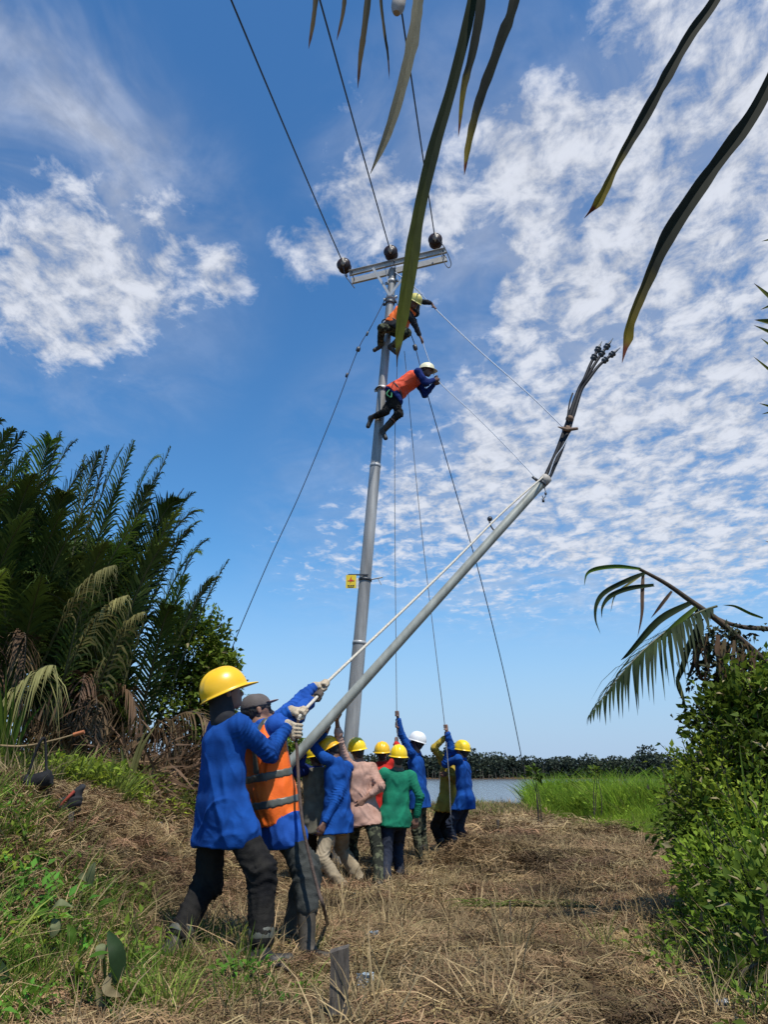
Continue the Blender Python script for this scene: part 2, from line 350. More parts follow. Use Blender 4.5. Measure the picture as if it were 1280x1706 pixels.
# ------------------------------------------------------------------ terrain
WATER_Z = -.32
def ground(x, y):
    x = np.asarray(x, float); y = np.asarray(y, float)
    base = .20 - .20 * S(y, 5, 8.5) + .10 * S(y, 10, 13)
    left = 1.05 * S(-x, 1.2, 3.0) * S(y, 2.2, 6.0) + .25 * S(-x, 3.2, 6)
    far = .75 * S(-x, .3, 2.2) * S(y, 12, 17)
    h = base + np.maximum(left, far)
    h = h + .20 * np.exp(-(((x - 1.25) / .55) ** 2 + ((y - 11.0) / .45) ** 2)) + .12 * np.exp(-(((x - 1.9) / .6) ** 2 + ((y - 11.3) / .5) ** 2))
    h = h + .22 * S(x, 1.6, 3.2) * S(y, 3, 5) * (1 - S(y, 9, 13))
    p = np.stack([x.ravel(), y.ravel()], 1)
    h = h + (.035 * wnoise(p, 1.7, 3) + .018 * wnoise(p, 5.5, 4)).reshape(h.shape)
    edge = 26 + 2.2 * np.sin(x * .45) + 16 * S(-x, 2, 9) + 5 * S(x, 5, 12)
    h = h - 1.6 * S(y, edge, edge + 3.5) - .6 * S(y, edge + 3, edge + 30)
    return h
def G(x, y): return float(ground(np.array([x]), np.array([y]))[0])

# ------------------------------------------------------------------ ground and water
def ground_sheet():
    ys = np.concatenate([np.arange(-12, 2, .5), np.arange(2, 14, .06), np.arange(14, 34, .22), np.geomspace(34, 1600, 70)])
    xs = np.concatenate([-np.geomspace(900, 9, 40), np.arange(-8.8, -5, .2), np.arange(-5, 5, .06), np.arange(5, 9, .2), np.geomspace(9, 900, 40)])
    X, Y = np.meshgrid(xs, ys); Z = ground(X, Y)
    p = np.stack([X.ravel(), Y.ravel()], 1)
    near = np.exp(-((Y - 6) / 9) ** 2)
    Z = Z + near * .012 * wnoise(p, 17, 9).reshape(Z.shape) + near * .008 * wnoise(p, 41, 10).reshape(Z.shape)
    Z = np.where(Y > 262, np.minimum(Z + 3.0 * S(Y, 262, 268), .4), Z)          # the far bank rises out of the water
    ny, nx = X.shape; idx = np.arange(nx * ny).reshape(ny, nx)
    F = np.stack([idx[:-1, :-1].ravel(), idx[:-1, 1:].ravel(), idx[1:, 1:].ravel(), idx[1:, :-1].ravel()], 1)
    me = mesh('ground', np.stack([X.ravel(), Y.ravel(), Z.ravel()], 1), F)
    m = bpy.data.materials.new('trampled_earth'); m.use_nodes = True; t = m.node_tree; b = t.nodes['Principled BSDF']
    def new(k): return t.nodes.new('ShaderNode' + k)
    co = new('TexCoord')
    def nz(s, d=8, r=.65):
        n = new('TexNoise'); n.inputs['Scale'].default_value = s; n.inputs['Detail'].default_value = d; n.inputs['Roughness'].default_value = r
        t.links.new(co.outputs['Object'], n.inputs['Vector']); return n.outputs[0]
    r1 = new('ValToRGB'); t.links.new(nz(3.5), r1.inputs[0]); e = r1.color_ramp.elements
    e[0].position = .3; e[0].color = (.035, .022, .013, 1); e[1].position = .72; e[1].color = (.19, .125, .07, 1)
    k = r1.color_ramp.elements.new(.5); k.color = (.12, .078, .044, 1)
    r2 = new('ValToRGB'); t.links.new(nz(45), r2.inputs[0]); e = r2.color_ramp.elements
    e[0].position = .35; e[0].color = (.35, .33, .3, 1); e[1].position = .7; e[1].color = (1.3, 1.25, 1.1, 1)
    mx = new('Mix'); mx.data_type = 'RGBA'; mx.blend_type = 'MULTIPLY'; mx.inputs[0].default_value = .9
    t.links.new(r1.outputs[0], mx.inputs[6]); t.links.new(r2.outputs[0], mx.inputs[7])
    t.links.new(mx.outputs[2], b.inputs['Base Color']); b.inputs['Roughness'].default_value = .95; b.inputs['Specular IOR Level'].default_value = .15
    bp = new('Bump'); bp.inputs['Distance'].default_value = .03; bp.inputs['Strength'].default_value = .8; t.links.new(nz(30), bp.inputs['Height']); t.links.new(bp.outputs[0], b.inputs['Normal'])
    tag(link('ground', me, None, m), kind='structure')
ground_sheet()
def water():
    ys = np.concatenate([np.linspace(20, 80, 30), np.geomspace(84, 300, 30)]); xs = np.linspace(-420, 420, 60)
    X, Y = np.meshgrid(xs, ys); ny, nx = X.shape; idx = np.arange(nx * ny).reshape(ny, nx)
    F = np.stack([idx[:-1, :-1].ravel(), idx[:-1, 1:].ravel(), idx[1:, 1:].ravel(), idx[1:, :-1].ravel()], 1)
    me = mesh('river', np.stack([X.ravel(), Y.ravel(), np.full(X.size, WATER_Z)], 1), F)
    m = bpy.data.materials.new('river_water'); m.use_nodes = True; t = m.node_tree; b = t.nodes['Principled BSDF']
    b.inputs['Base Color'].default_value = (.16, .155, .15, 1); b.inputs['Roughness'].default_value = .12; b.inputs['IOR'].default_value = 1.33
    co = t.nodes.new('ShaderNodeTexCoord'); mp = t.nodes.new('ShaderNodeMapping'); mp.inputs[3].default_value = (.5, 1, 1)
    n = t.nodes.new('ShaderNodeTexNoise'); n.inputs['Scale'].default_value = 1.6; n.inputs['Detail'].default_value = 6; n.inputs['Roughness'].default_value = .6
    bp = t.nodes.new('ShaderNodeBump'); bp.inputs['Strength'].default_value = .55; bp.inputs['Distance'].default_value = .12
    t.links.new(co.outputs['Object'], mp.inputs[0]); t.links.new(mp.outputs[0], n.inputs['Vector']); t.links.new(n.outputs[0], bp.inputs['Height']); t.links.new(bp.outputs[0], b.inputs['Normal'])
    tag(link('river', me, None, m), kind='structure')
water()

# ------------------------------------------------------------------ leaf and blade geometry
def leaves(pos, d, n, length, width, fold=.25):
    """folded pointed leaves: 6 verts, 4 faces each; arrays (k,3)"""
    pos = np.asarray(pos); k = len(pos); d = d / np.linalg.norm(d, axis=1)[:, None]; s = np.cross(d, n); s /= np.linalg.norm(s, axis=1)[:, None] + 1e-9
    n = np.cross(s, d); L = np.broadcast_to(length, (k,))[:, None]; W = np.broadcast_to(width, (k,))[:, None]
    v = np.stack([pos, pos + d * L * .4 + s * W * .5 + n * W * fold, pos + d * L * .45, pos + d * L * .4 - s * W * .5 + n * W * fold, pos + d * L - n * L * .12], 1)
    i = (np.arange(k) * 5)[:, None]
    f = np.concatenate([i + [0, 1, 2], i + [0, 2, 3], i + [1, 4, 2], i + [2, 4, 3]], 0)
    return v.reshape(-1, 3), f
def blades(base, tip, ctrl, width, nseg=3, flat=None, seed=0):
    """thin bent strips from base to tip"""
    r = np.random.default_rng(seed); k = len(base); W = np.broadcast_to(width, (k,))
    if flat is None: flat = r.normal(size=(k, 3))
    d = tip - base; s = np.cross(d, flat); s /= np.linalg.norm(s, axis=1)[:, None] + 1e-9
    V = []
    for j in range(nseg + 1):
        t = j / nseg; c = (1 - t) ** 2 * base + 2 * t * (1 - t) * ctrl + t * t * tip; ww = (W * .5 * (1 - t ** 2 * .97) * (.75 + .5 * t * (1 - t) * 4 * .5))[:, None]
        V += [c - s * ww, c + s * ww]
    V = np.stack(V, 1).reshape(-1, 3); i = (np.arange(k) * (2 * nseg + 2))[:, None]
    F = np.concatenate([i + [2 * j, 2 * j + 1, 2 * j + 3, 2 * j + 2] for j in range(nseg)], 0)
    return V, F
HIDDEN = {}
def variant(name, V, F, mat, tint=None):
    me = mesh(name, V, F, True, tint); me.materials.append(M[mat]); return bpy.data.objects.new(name, me)
def straw_clump(seed, n=230, rad=.22, h=.055, wid=.0055, ln=(.06, .26), mat='straw'):
    r = np.random.default_rng(seed); a = r.uniform(0, 6.28, n); rr = rad * np.sqrt(r.uniform(0, 1, n))
    c = np.stack([rr * np.cos(a), rr * np.sin(a), r.uniform(0, h, n) ** 1.0], 1)
    th = r.uniform(0, 6.28, n); L = r.uniform(*ln, n); el = r.normal(0, .22, n)
    d = np.stack([np.cos(th) * np.cos(el), np.sin(th) * np.cos(el), np.sin(el)], 1) * L[:, None]
    b = c - d / 2; t = c + d / 2; b[:, 2] = np.maximum(b[:, 2], -.01); t[:, 2] = np.maximum(t[:, 2], -.01)
    ct = c + r.normal(0, .03, (n, 3)) + [0, 0, .02]
    fl = np.stack([r.normal(0, .4, n), r.normal(0, .4, n), np.ones(n)], 1)
    V, F = blades(b, t, ct, wid * r.uniform(.5, 1.6, n), 2, fl)
    return variant('straw_clump', V, F, mat, np.repeat(r.uniform(0, 1, n) ** 2, 6))
def tuft(seed, n=45, rad=.07, h=(.1, .3), wid=.008, lean=.6, mat='grass', nseg=3):
    r = np.random.default_rng(seed); a = r.uniform(0, 6.28, n); rr = rad * np.sqrt(r.uniform(0, 1, n))
    b = np.stack([rr * np.cos(a), rr * np.sin(a), np.full(n, -.02)], 1); H = r.uniform(*h, n)
    o = np.stack([np.cos(a + r.normal(0, .7, n)), np.sin(a + r.normal(0, .7, n)), np.zeros(n)], 1) * (H * lean * r.uniform(.2, 1.2, n))[:, None]
    t = b + o; t[:, 2] += H; ct = b + o * .25; ct[:, 2] += H * .75
    V, F = blades(b, t, ct, wid * r.uniform(.6, 1.4, n), nseg, None, seed)
    return variant('grass_tuft', V, F, mat, np.repeat(r.uniform(0, 1, n) ** 1.5, 2 * nseg + 2))
def leafy(seed, n=40, rad=.12, h=.25, ls=(.04, .08), mat='weed_leaf'):
    r = np.random.default_rng(seed); p = np.stack([r.normal(0, rad * .6, n), r.normal(0, rad * .6, n), r.uniform(.02, h, n)], 1)
    d = p * [1.5, 1.5, .3] + r.normal(0, .08, (n, 3)); nn = np.stack([r.normal(0, .35, n), r.normal(0, .35, n), np.ones(n)], 1)
    L = r.uniform(*ls, n); V, F = leaves(p, d, nn, L, L * .5); return variant('leafy_weed', V, F, mat, np.repeat(r.uniform(0, 1, n) ** 1.5, 5))
def scatter(name, pts, scale, variants, label=None, cat=None, tiltmax=.2, seed=1, aim=None):
    """one 'stuff' object: points with rotation and scale carrying the clumps through geometry nodes"""
    r = np.random.default_rng(seed); n = len(pts)
    me = bpy.data.meshes.new(name); me.vertices.add(n); me.vertices.foreach_set('co', np.asarray(pts, dtype=np.float32).ravel())
    for nm, ty, dat in (('rot', 'FLOAT_VECTOR', np.stack([r.normal(0, tiltmax, n), r.normal(0, tiltmax, n), r.uniform(0, 6.28, n)], 1)), ('sc', 'FLOAT', np.broadcast_to(scale, (n,))), ('pick', 'INT', r.integers(0, len(variants), n))):
        a = me.attributes.new(nm, ty, 'POINT')
        a.data.foreach_set('vector' if ty == 'FLOAT_VECTOR' else 'value', np.ascontiguousarray(dat, dtype=np.int32 if ty == 'INT' else np.float32).ravel())
    col = bpy.data.collections.new(name + '_pieces')
    for i, v in enumerate(variants):
        v.name = '%s_%02d' % (name, i); col.objects.link(v)
    o = link(name, me); g = bpy.data.node_groups.new(name, 'GeometryNodeTree')
    g.interface.new_socket('Geometry', in_out='INPUT', socket_type='NodeSocketGeometry'); g.interface.new_socket('Geometry', in_out='OUTPUT', socket_type='NodeSocketGeometry')
    A = g.nodes.new; gi = A('NodeGroupInput'); go = A('NodeGroupOutput'); ip = A('GeometryNodeInstanceOnPoints'); ci = A('GeometryNodeCollectionInfo')
    ci.inputs[0].default_value = col; ci.inputs['Separate Children'].default_value = True; ci.inputs['Reset Children'].default_value = True
    def attr(nm, ty):
        x = A('GeometryNodeInputNamedAttribute'); x.data_type = ty; x.inputs[0].default_value = nm; return [s for s in x.outputs if s.enabled][0]
    g.links.new(gi.outputs[0], ip.inputs['Points']); g.links.new(ci.outputs[0], ip.inputs['Instance']); ip.inputs['Pick Instance'].default_value = True
    g.links.new(attr('pick', 'INT'), ip.inputs['Instance Index'])
    er = A('FunctionNodeEulerToRotation'); g.links.new(attr('rot', 'FLOAT_VECTOR'), er.inputs[0]); g.links.new(er.outputs[0], ip.inputs['Rotation'])
    g.links.new(attr('sc', 'FLOAT'), ip.inputs['Scale']); g.links.new(ip.outputs[0], go.inputs[0])
    md = o.modifiers.new('scatter', 'NODES'); md.node_group = g
    return tag(o, label, cat, None, 'stuff')
def onground(x, y, dz=0.): return np.stack([x, y, ground(x, y) + dz], 1)
def field(n, x0, x1, y0, y1, seed, dens=None):
    r = np.random.default_rng(seed); x = r.uniform(x0, x1, n); y = r.uniform(y0, y1, n)
    if dens is not None:
        k = r.uniform(0, 1, n) < dens(x, y); x, y = x[k], y[k]
    return x, y
def inview(x, y, m=.8): return (np.abs(x) < y * .62 + m)
def greenness(x, y):
    p = np.stack([x, y], 1); g = wnoise(p, 1.3, 21) * .5 + wnoise(p, 3.1, 22) * .3
    lf = S(-x, .75, 1.8) * (1 - S(y, 5.0, 6.2)) * .85                                  # lower left weeds
    nb = .75 * np.exp(-((y - 4.5) / .9) ** 2) * S(-x, -.2, .7)
    rt = S(x, 1.7, 2.6) * (1 - S(y, 6, 8))
    return g * .35 + lf + nb + .8 * rt - .25
def make_ground_cover():
    far = lambda x, y: (y < 25 + 2 * np.sin(x * .45) + 16 * S(-x, 2, 9))
    # dry trampled straw, dense near, coarser far
    x, y = field(9500, -4.6, 4.6, 3.0, 8.0, 1, lambda x, y: inview(x, y) * (.80 + .55 * wnoise(np.stack([x, y], 1), 2.6, 91)))
    x2, y2 = field(6000, -9, 9, 8.0, 15, 2, lambda x, y: inview(x, y) * (.85 + .5 * wnoise(np.stack([x, y], 1), 2.0, 92)))
    x3, y3 = field(3000, -14, 14, 15, 28, 3, lambda x, y: inview(x, y) * far(x, y) * 1.)
    X = np.concatenate([x, x2, x3]); Y = np.concatenate([y, y2, y3]); r = np.random.default_rng(5)
    sc = np.concatenate([r.uniform(.55, 1.0, len(x)), r.uniform(1.0, 1.6, len(x2)), r.uniform(1.8, 2.8, len(x3))])
    vs_ = [straw_clump(i) for i in range(5)] + [straw_clump(10 + i, mat='straw_pale', n=110, ln=(.10, .32), wid=.006) for i in range(2)]
    scatter('dry_straw', onground(X, Y), sc, vs_, 'trampled dry brown grass and straw litter covering the clearing', 'dry grass', .1)
    # standing dead stems
    x, y = field(1500, -5, 5, 3.4, 14, 8, lambda x, y: inview(x, y) * .8)
    scatter('dry_grass', onground(x, y), np.random.default_rng(3).uniform(.5, 1.2, len(x)), [tuft(40 + i, 22, .07, (.08, .34), .006, 1.1, 'straw_pale') for i in range(3)], 'upright pale dead grass stems standing through the straw', 'dry grass', .35)
    # green tufts among the straw
    x, y = field(9000, -5.5, 5.5, 3.0, 13, 11, lambda x, y: inview(x, y) * np.clip(greenness(x, y), 0, 1) * .8)
    scatter('green_grass', onground(x, y), np.random.default_rng(4).uniform(.45, 1.1, len(x)), [tuft(60 + i, 34, .08, (.07, .26), .009, 1.0, 'grass_yellow' if i % 2 else 'grass') for i in range(5)] + [leafy(70 + i, 34, .1, .14, (.03, .07)) for i in range(2)], 'green grass and small weeds growing through the dry straw', 'grass', .25)
    # taller untidy weeds and dead stems in the lower left foreground
    lw = lambda x, y: inview(x, y) * np.clip(S(-x, 1.35, 2.3) * (1 - S(y, 4.8, 5.7)) * (.7 + .55 * wnoise(np.stack([x, y], 1), 2.4, 67)), 0, 1)
    x, y = field(2600, -4.2, -.9, 3.1, 6.2, 18, lw)
    scatter('foreground_weeds', onground(x, y), np.random.default_rng(9).uniform(.5, 1.15, len(x)), [tuft(140 + i, 26, .08, (.10, .34), .009, .9, 'grass_yellow') for i in range(2)] + [tuft(144, 26, .08, (.1, .32), .010, .8, 'grass'), tuft(145, 16, .08, (.15, .42), .006, 1.1, 'straw_pale'), leafy(146, 40, .12, .22, (.035, .075)), leafy(147, 40, .12, .24, (.03, .06), 'bush_leaf_light')], 'untidy green and dry weeds filling the lower left foreground', 'weeds', .3)
    x, y = field(700, .9, 3.2, 3.3, 5.5, 19, lambda x, y: inview(x, y) * S(x, 1.3, 2.0))
    scatter('corner_weeds', onground(x, y), np.random.default_rng(10).uniform(.5, 1.1, len(x)), [tuft(150, 26, .08, (.10, .32), .009, .9, 'grass_yellow'), tuft(151, 18, .08, (.15, .38), .006, 1.1, 'straw_pale'), leafy(152, 36, .12, .2, (.03, .06), 'bush_leaf')], 'mixed green and dry weeds in the lower right foreground', 'weeds', .3)
    # bright weeds on the left bank
    bank = lambda x, y: np.clip(S(-x, 2.15, 2.9) * S(y - .45 * (x + 3.4), 6.9, 7.5) * 1.2 * (.8 + .4 * wnoise(np.stack([x, y], 1), 2.2, 66)), 0, 1) * inview(x, y, 1.5)
    x, y = field(2600, -9, -1.8, 6, 9.6, 13, bank)
    scatter('bank_weeds', onground(x, y), np.random.default_rng(6).uniform(.7, 1.25, len(x)), [leafy(80 + i, 60, .16, .26, (.04, .085), 'bush_leaf_light') for i in range(3)] + [tuft(90 + i, 40, .1, (.15, .38), .011, .8, 'grass_yellow') for i in range(2)], 'low bright green weeds on the bank below the palms', 'weeds', .2)
    # tall reeds on the right of the river bank
    ys_ = lambda x, y: 13.2 + 5.5 * (1 - S(x / y, .19, .40)) + .8 * wnoise(np.stack([x, y], 1), 1.1, 55)
    rd = lambda x, y: np.clip(S(x / y, .175, .22) * S(y - ys_(x, y), -1.5, 1.5) * (.65 + .45 * wnoise(np.stack([x, y], 1), 1.6, 56)), 0, 1)
    x, y = field(15000, 2, 17, 11.5, 27, 15, rd)
    h = .25 + .62 * S(y - ys_(x, y), -1, 4)
    scatter('bank_reeds', onground(x, y), h * np.random.default_rng(7).uniform(.65, 1.12, len(x)) * (1 + .22 * wnoise(np.stack([x, y], 1), 1.3, 5)).clip(.4, 1.5), [tuft(100 + i, 34, .16, (.45, 1.25), .024, .7, 'reed') for i in range(4)] + [tuft(106, 30, .16, (.5, 1.15), .022, .8, 'grass_yellow'), leafy(107, 60, .2, .8, (.10, .2), 'reed')], 'tall bright green reeds growing along the river bank', 'reeds', .1)
    # thin shore grass in front of the water
    x, y = field(1100, -2, 5.5, 20, 26, 16)
    scatter('shore_grass', onground(x, y), np.random.default_rng(8).uniform(.7, 1.2, len(x)), [tuft(120 + i, 30, .16, (.15, .42), .018, .6, 'straw_pale') for i in range(2)] + [tuft(130, 30, .16, (.15, .42), .018, .6, 'grass_yellow')], 'thin dry grass along the river edge', 'grass', .2)
make_ground_cover()

# ------------------------------------------------------------------ the wood on the far shore
def far_wood():
    r = np.random.default_rng(31); V = []; F = []; off = 0; tn = []
    def crown(c, rad, n, ls):
        nonlocal off
        d = r.normal(size=(n, 3)); d /= np.linalg.norm(d, axis=1)[:, None]; p = c + d * rad * (r.uniform(.55, 1.05, n) ** .7)[:, None]
        a, f = leaves(p, d + r.normal(0, .5, (n, 3)), d + r.normal(0, .5, (n, 3)), ls, ls * .8)
        V.append(a); F.append(f + off); off += len(a); tn.append(np.repeat(np.clip(r.uniform(-.2, .8) + .25 * d[:, 2] + r.normal(0, .12, n), 0, 1), 5))  # tint varies by crown and leaf, and gets lighter toward each crown's top
    x = -105.
    while x < 165:
        for row in range(2):
            hh = r.uniform(5.6, 8.2) * (1 + .12 * math.sin(x * .07) + .08 * math.sin(x * .21 + 1)); y = 268 + row * 7 + r.uniform(-2, 2)
            if 23 < x < 27 and row: hh = 11.5
            if 88 < x < 96 and row: hh = 10.5
            if 30 < x < 33 and row: hh = 9.6
            w_ = r.uniform(2.2, 3.4)
            for k in range(4): crown(np.array([x + r.normal(0, 1.2), y, WATER_Z + hh * (.15 + .22 * k)]), np.array([w_ * 1.15, w_, hh * .22]), 120, r.uniform(.5, 1.15, 120))
        x += r.uniform(2.2, 3.6)
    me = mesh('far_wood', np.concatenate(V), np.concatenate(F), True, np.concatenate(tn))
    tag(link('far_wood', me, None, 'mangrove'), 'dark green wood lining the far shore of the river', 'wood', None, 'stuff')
    # pale trunks at the water line
    b = MB(); x = -100.
    while x < 60:
        b.tube([[x, 264 + r.uniform(-1, 1), WATER_Z - .2], [x + r.normal(0, .3), 265, r.uniform(2.0, 4.2)]], [.12, .07], 4, False); x += r.uniform(.5, 1.6)
    tag(b.obj('shore_trunks', 'mangrove_trunk'), 'thin pale trunks along the far water line', 'tree trunks', None, 'stuff')
far_wood()

# ------------------------------------------------------------------ utility pole
def gp(u, v, lo=2.5, hi=60):
    """ground point seen at a pixel"""
    for Y in np.arange(lo, hi, .04):
        p = P(u, v, Y)
        if p[2] <= G(p[0], p[1]): return p
    return P(u, v, hi)
POLE_A = P(562, 1441, 11.0); POLE_B = P(655, 450, 11.0); POLE_A[2] = G(POLE_A[0], 11.0) - .3
def POLE_AT(v):
    lo, hi = 0., 1.
    for _ in range(40):
        m = (lo + hi) / 2
        if pix(POLE_A + (POLE_B - POLE_A) * m)[1] > v: lo = m
        else: hi = m
    return POLE_A + (POLE_B - POLE_A) * lo
POLE_D = unit(POLE_B - POLE_A); WIRE_AWAY = ray(812, 1000); ARM_L = P(584, 462, 11.12); ARM_R = P(744, 424, 10.86); ARM_D = unit(ARM_R - ARM_L)
INS = [P(574, 444, 11.0), P(652, 423, 10.9), P(726, 403, 10.75)]
def pole():
    root = empty('utility_pole', (POLE_A[0], POLE_A[1], POLE_A[2] + .3), 'tall galvanised steel power pole with a crossarm and two climbers on it', 'utility pole')
    H = np.linalg.norm(POLE_B - POLE_A); b = MB(); pts = []; rad = []
    secs = [(0, .112), (.335, .100), (.338, .094), (.62, .086), (.623, .080), (1, .066)]
    b.tube([POLE_A + POLE_D * H * s for s, r in secs], [r for s, r in secs], 28); b.obj('shaft', 'steel_shaft', root)
    for s, r in ((.336, .104), (.621, .090)): b = MB(); b.lathe([(r - .012, -.03), (r, -.025), (r, .025), (r - .014, .03)], POLE_A + POLE_D * H * s, POLE_D, 28); b.obj('joint_collar', 'steel_galv', root)
    b = MB(); b.lathe([(.07, -.02), (.07, .01), (.0001, .02)], POLE_B, POLE_D, 20); b.obj('pole_cap', 'steel_galv', root)
    up = POLE_D; fr = unit(np.cross(ARM_D, up)); fr = -fr if fr[1] > 0 else fr; up = np.cross(fr, ARM_D); up = -up if up[2] < 0 else up
    Rm = np.stack([ARM_D, fr, up], 1); C_ = (ARM_L + ARM_R) / 2; Ln = np.linalg.norm(ARM_R - ARM_L)
    for o in (.115, -.115):
        b = MB(); c = C_ + fr * o
        b.box(c - fr * .022 * (1 if o > 0 else -1), (Ln, .007, .11), Rm)
        for z in (-.0515, .0515): b.box(c + up * z, (Ln, .046, .007), Rm)
        b.obj('crossarm', 'steel_galv', root, False)
    for k in (-.47, -.03, .1, .47):
        b = MB(); q = C_ + ARM_D * k * Ln; b.tube([q - fr * .17, q + fr * .17], .009, 6); b.lathe([(.0001, 0), (.02, 0), (.02, .014), (.0001, .014)], q + fr * .145, fr, 6); b.obj('through_bolt', 'steel_dark', root, False)
    for (u0, v0, vp) in ((624, 458, 497), (700, 440, 497)):
        b = MB(); q0 = C_ + ARM_D * ARM_D.dot(P(u0, v0, 11) - C_) + fr * .145 - up * .03; q1 = POLE_AT(vp) + fr * .085
        d = unit(q1 - q0); s = unit(np.cross(d, fr)); b.box((q0 + q1) / 2, (np.linalg.norm(q1 - q0), .045, .008), np.stack([d, s, np.cross(d, s)], 1)); b.obj('brace', 'steel_galv', root, False)
    for vp, r in ((497, .082), (505, .083), (470, .080), (648, .092), (540, .086)):
        b = MB(); b.lathe([(r - .012, -.03), (r, -.028), (r, .028), (r - .012, .03)], POLE_AT(vp), POLE_D, 20)
        q = POLE_AT(vp); b.box(q + ARM_D * (r + .02), (.05, .012, .055), Rm); b.box(q - ARM_D * (r + .02), (.05, .012, .055), Rm); b.obj('pole_band', 'steel_galv' if vp != 505 else 'steel_dark', root)
    q = POLE_AT(462); b = MB()
    for sg in (-1, 1): b.box(q + ARM_D * sg * .09 + fr * .05, (.012, .1, .36), Rm)
    b.obj('mounting_bracket', 'steel_galv', root, False)
    # strain insulators, in line with the conductors
    for i, c in enumerate(INS):
        ir = empty('insulator', c); ir.parent = root; ir.matrix_parent_inverse = Matrix.Translation(-root.location)
        ax = WIRE_AWAY
        def sub(bb, nm, mt):
            o = bb.obj(nm, mt); o.parent = ir; o.matrix_parent_inverse = (Matrix.Translation(Vector(c))).inverted(); return o
        for k, (off, r) in enumerate(((-.10, .125), (.04, .118))):
            b = MB(); b.lathe([(.03, -.035), (.045, -.02), (.085, -.012), (r, .012), (r * .98, .017), (.10, .008), (.092, .018), (.07, .006), (.062, .018), (.04, .012), (.03, .03)], c + ax * off, ax, 28); sub(b, 'disc', 'insulator')
        b = MB(); b.lathe([(.0001, -.215), (.022, -.21), (.03, -.18), (.038, -.14), (.036, -.12)], c, ax, 12); b.box(c - ax * .185 + [.01, 0, .0], (.03, .06, .15)); sub(b, 'clamp', 'cement')
        e = C_ + ARM_D * ARM_D.dot(c - C_) + up * .02; b = MB(); b.tube([c + ax * .05, c + ax * .12, e + (c - e) * .1, e], .012, 6); sub(b, 'shackle', 'steel_dark')
    # jumper tails left hanging at the arm
    b = MB(); q = INS[0]; b.tube(spline([q - WIRE_AWAY * .2, P(575, 458, 10.9), P(582, 468, 10.9), P(591, 480, 10.9)], 14), .009, 6); b.obj('jumper_tail', 'wire', root)
    b = MB(); q = INS[2]; b.tube(spline([q - WIRE_AWAY * .2, P(738, 408, 10.6), P(747, 425, 10.6), P(752, 440, 10.6), P(747, 446, 10.6), P(739, 434, 10.65), P(736, 420, 10.7), P(744, 430, 10.7)], 34), .008, 6); b.obj('jumper_loop', 'wire', root)
    # warning sign on its own band
    q = POLE_AT(966); pr = empty('warning_sign', q); pr.parent = root; pr.matrix_parent_inverse = Matrix.Translation(-root.location)
    def sub(bb, nm, mt, sm=False):
        o = bb.obj(nm, mt, None, sm); o.parent = pr; o.matrix_parent_inverse = Matrix.Translation(Vector(q)).inverted(); return o
    Rs = np.stack([[1, 0, 0], [0, 1, 0], [0, 0, 1.]], 1); c = P(585, 969, 10.86)
    b = MB(); b.box(c, (.155, .005, .205)); sub(b, 'plate', 'sign_yellow')
    b = MB(); b.lathe([(.094, -.02), (.104, -.018), (.104, .018), (.094, .02)], q, POLE_D, 24); sub(b, 'band', 'steel_dark', True)
    b = MB(); b.box(((c + q) / 2 + [0, -.03, .085]), (abs(q[0] - c[0]) + .1, .012, .022)); sub(b, 'arm', 'steel_dark')
    b = MB(); b.tube([q + [.09, -.02, .0], q + [.27, -.04, .03]], .011, 6); b.tube([q + [.2, -.035, .01], q + [.25, -.03, -.09]], .006, 6); sub(b, 'bolt', 'steel_galv')
    yv = -.0045
    b = MB(); z = [(.01, .08), (-.03, .0), (-.004, .004), (-.018, -.045), (.03, .022), (.004, .016)]
    V = [c + [x, yv, y + .012] for x, y in z]; b.add(V, [(0, 1, 2), (0, 2, 5), (2, 3, 4), (2, 4, 5)]); b.box(c + [0, yv, .012], (.1, .002, .014)); sub(b, 'red_mark', 'sign_red')
    b = MB()
    for x, w_ in ((-.035, .03), (.002, .024), (.036, .028)): b.box(c + [x, yv, -.062], (w_, .002, .016))
    b.box(c + [0, yv, -.085], (.09, .002, .008)); sub(b, 'black_mark', 'sign_black')
    b = MB(); b.box(c + [.098, .02, -.02], (.03, .002, .16)); sub(b, 'backing_strip', 'plastic_white')
pole()
def conductors():
    labs = ['left conductor wire running from the pole top over the camera', 'middle conductor wire running from the pole top over the camera', 'right conductor wire running from the pole top over the camera']
    for c, (u, v), lb in zip(INS, ((385, 0), (533, 0), (671, 30)), labs):
        a = c - WIRE_AWAY * .21; r0 = ray(u, v); best = None                # the ray through the frame edge, met at the wire's own fall
        for Y in np.arange(3.5, 9, .02):
            p = P(u, v, Y); d = a - p; sl = d[2] / math.hypot(d[0], d[1]); e = abs(sl - .205)
            if best is None or e < best[0]: best = (e, p)
        p = best[1]; dh = unit((p - a) * [1, 1, 0]); s0 = math.hypot(*(p - a)[:2]); sag = (a[2] - p[2]) / s0; k = .0032
        s = np.linspace(0, 70, 90); pts = a + dh * s[:, None]; pts[:, 2] = a[2] - (sag + k * s0) * s + k * s * s
        b = MB(); b.tube(pts, .0105, 7); tag(b.obj('conductor_wire', 'wire'), lb, 'power line', 'conductors strung to the crossarm')
conductors()
def cable(name, pts, r, mat, label, cat, n=40, group=None, seg=6):
    b = MB(); b.tube(spline(pts, n), r, seg); return tag(b.obj(name, mat), label, cat, group)
g = cable('guy_wire', [POLE_AT(478), P(618, 545, 11.0), P(597, 582, 11.0), P(555, 690, 11.1), P(500, 822, 11.2), P(450, 930, 11.3), P(392, 1066, 11.5), P(345, 1190, 11.7), P(330, 1262, 11.8)], .0075, 'guy_steel', 'dark guy wire slanting from the pole top down to the left', 'guy wire', 60)
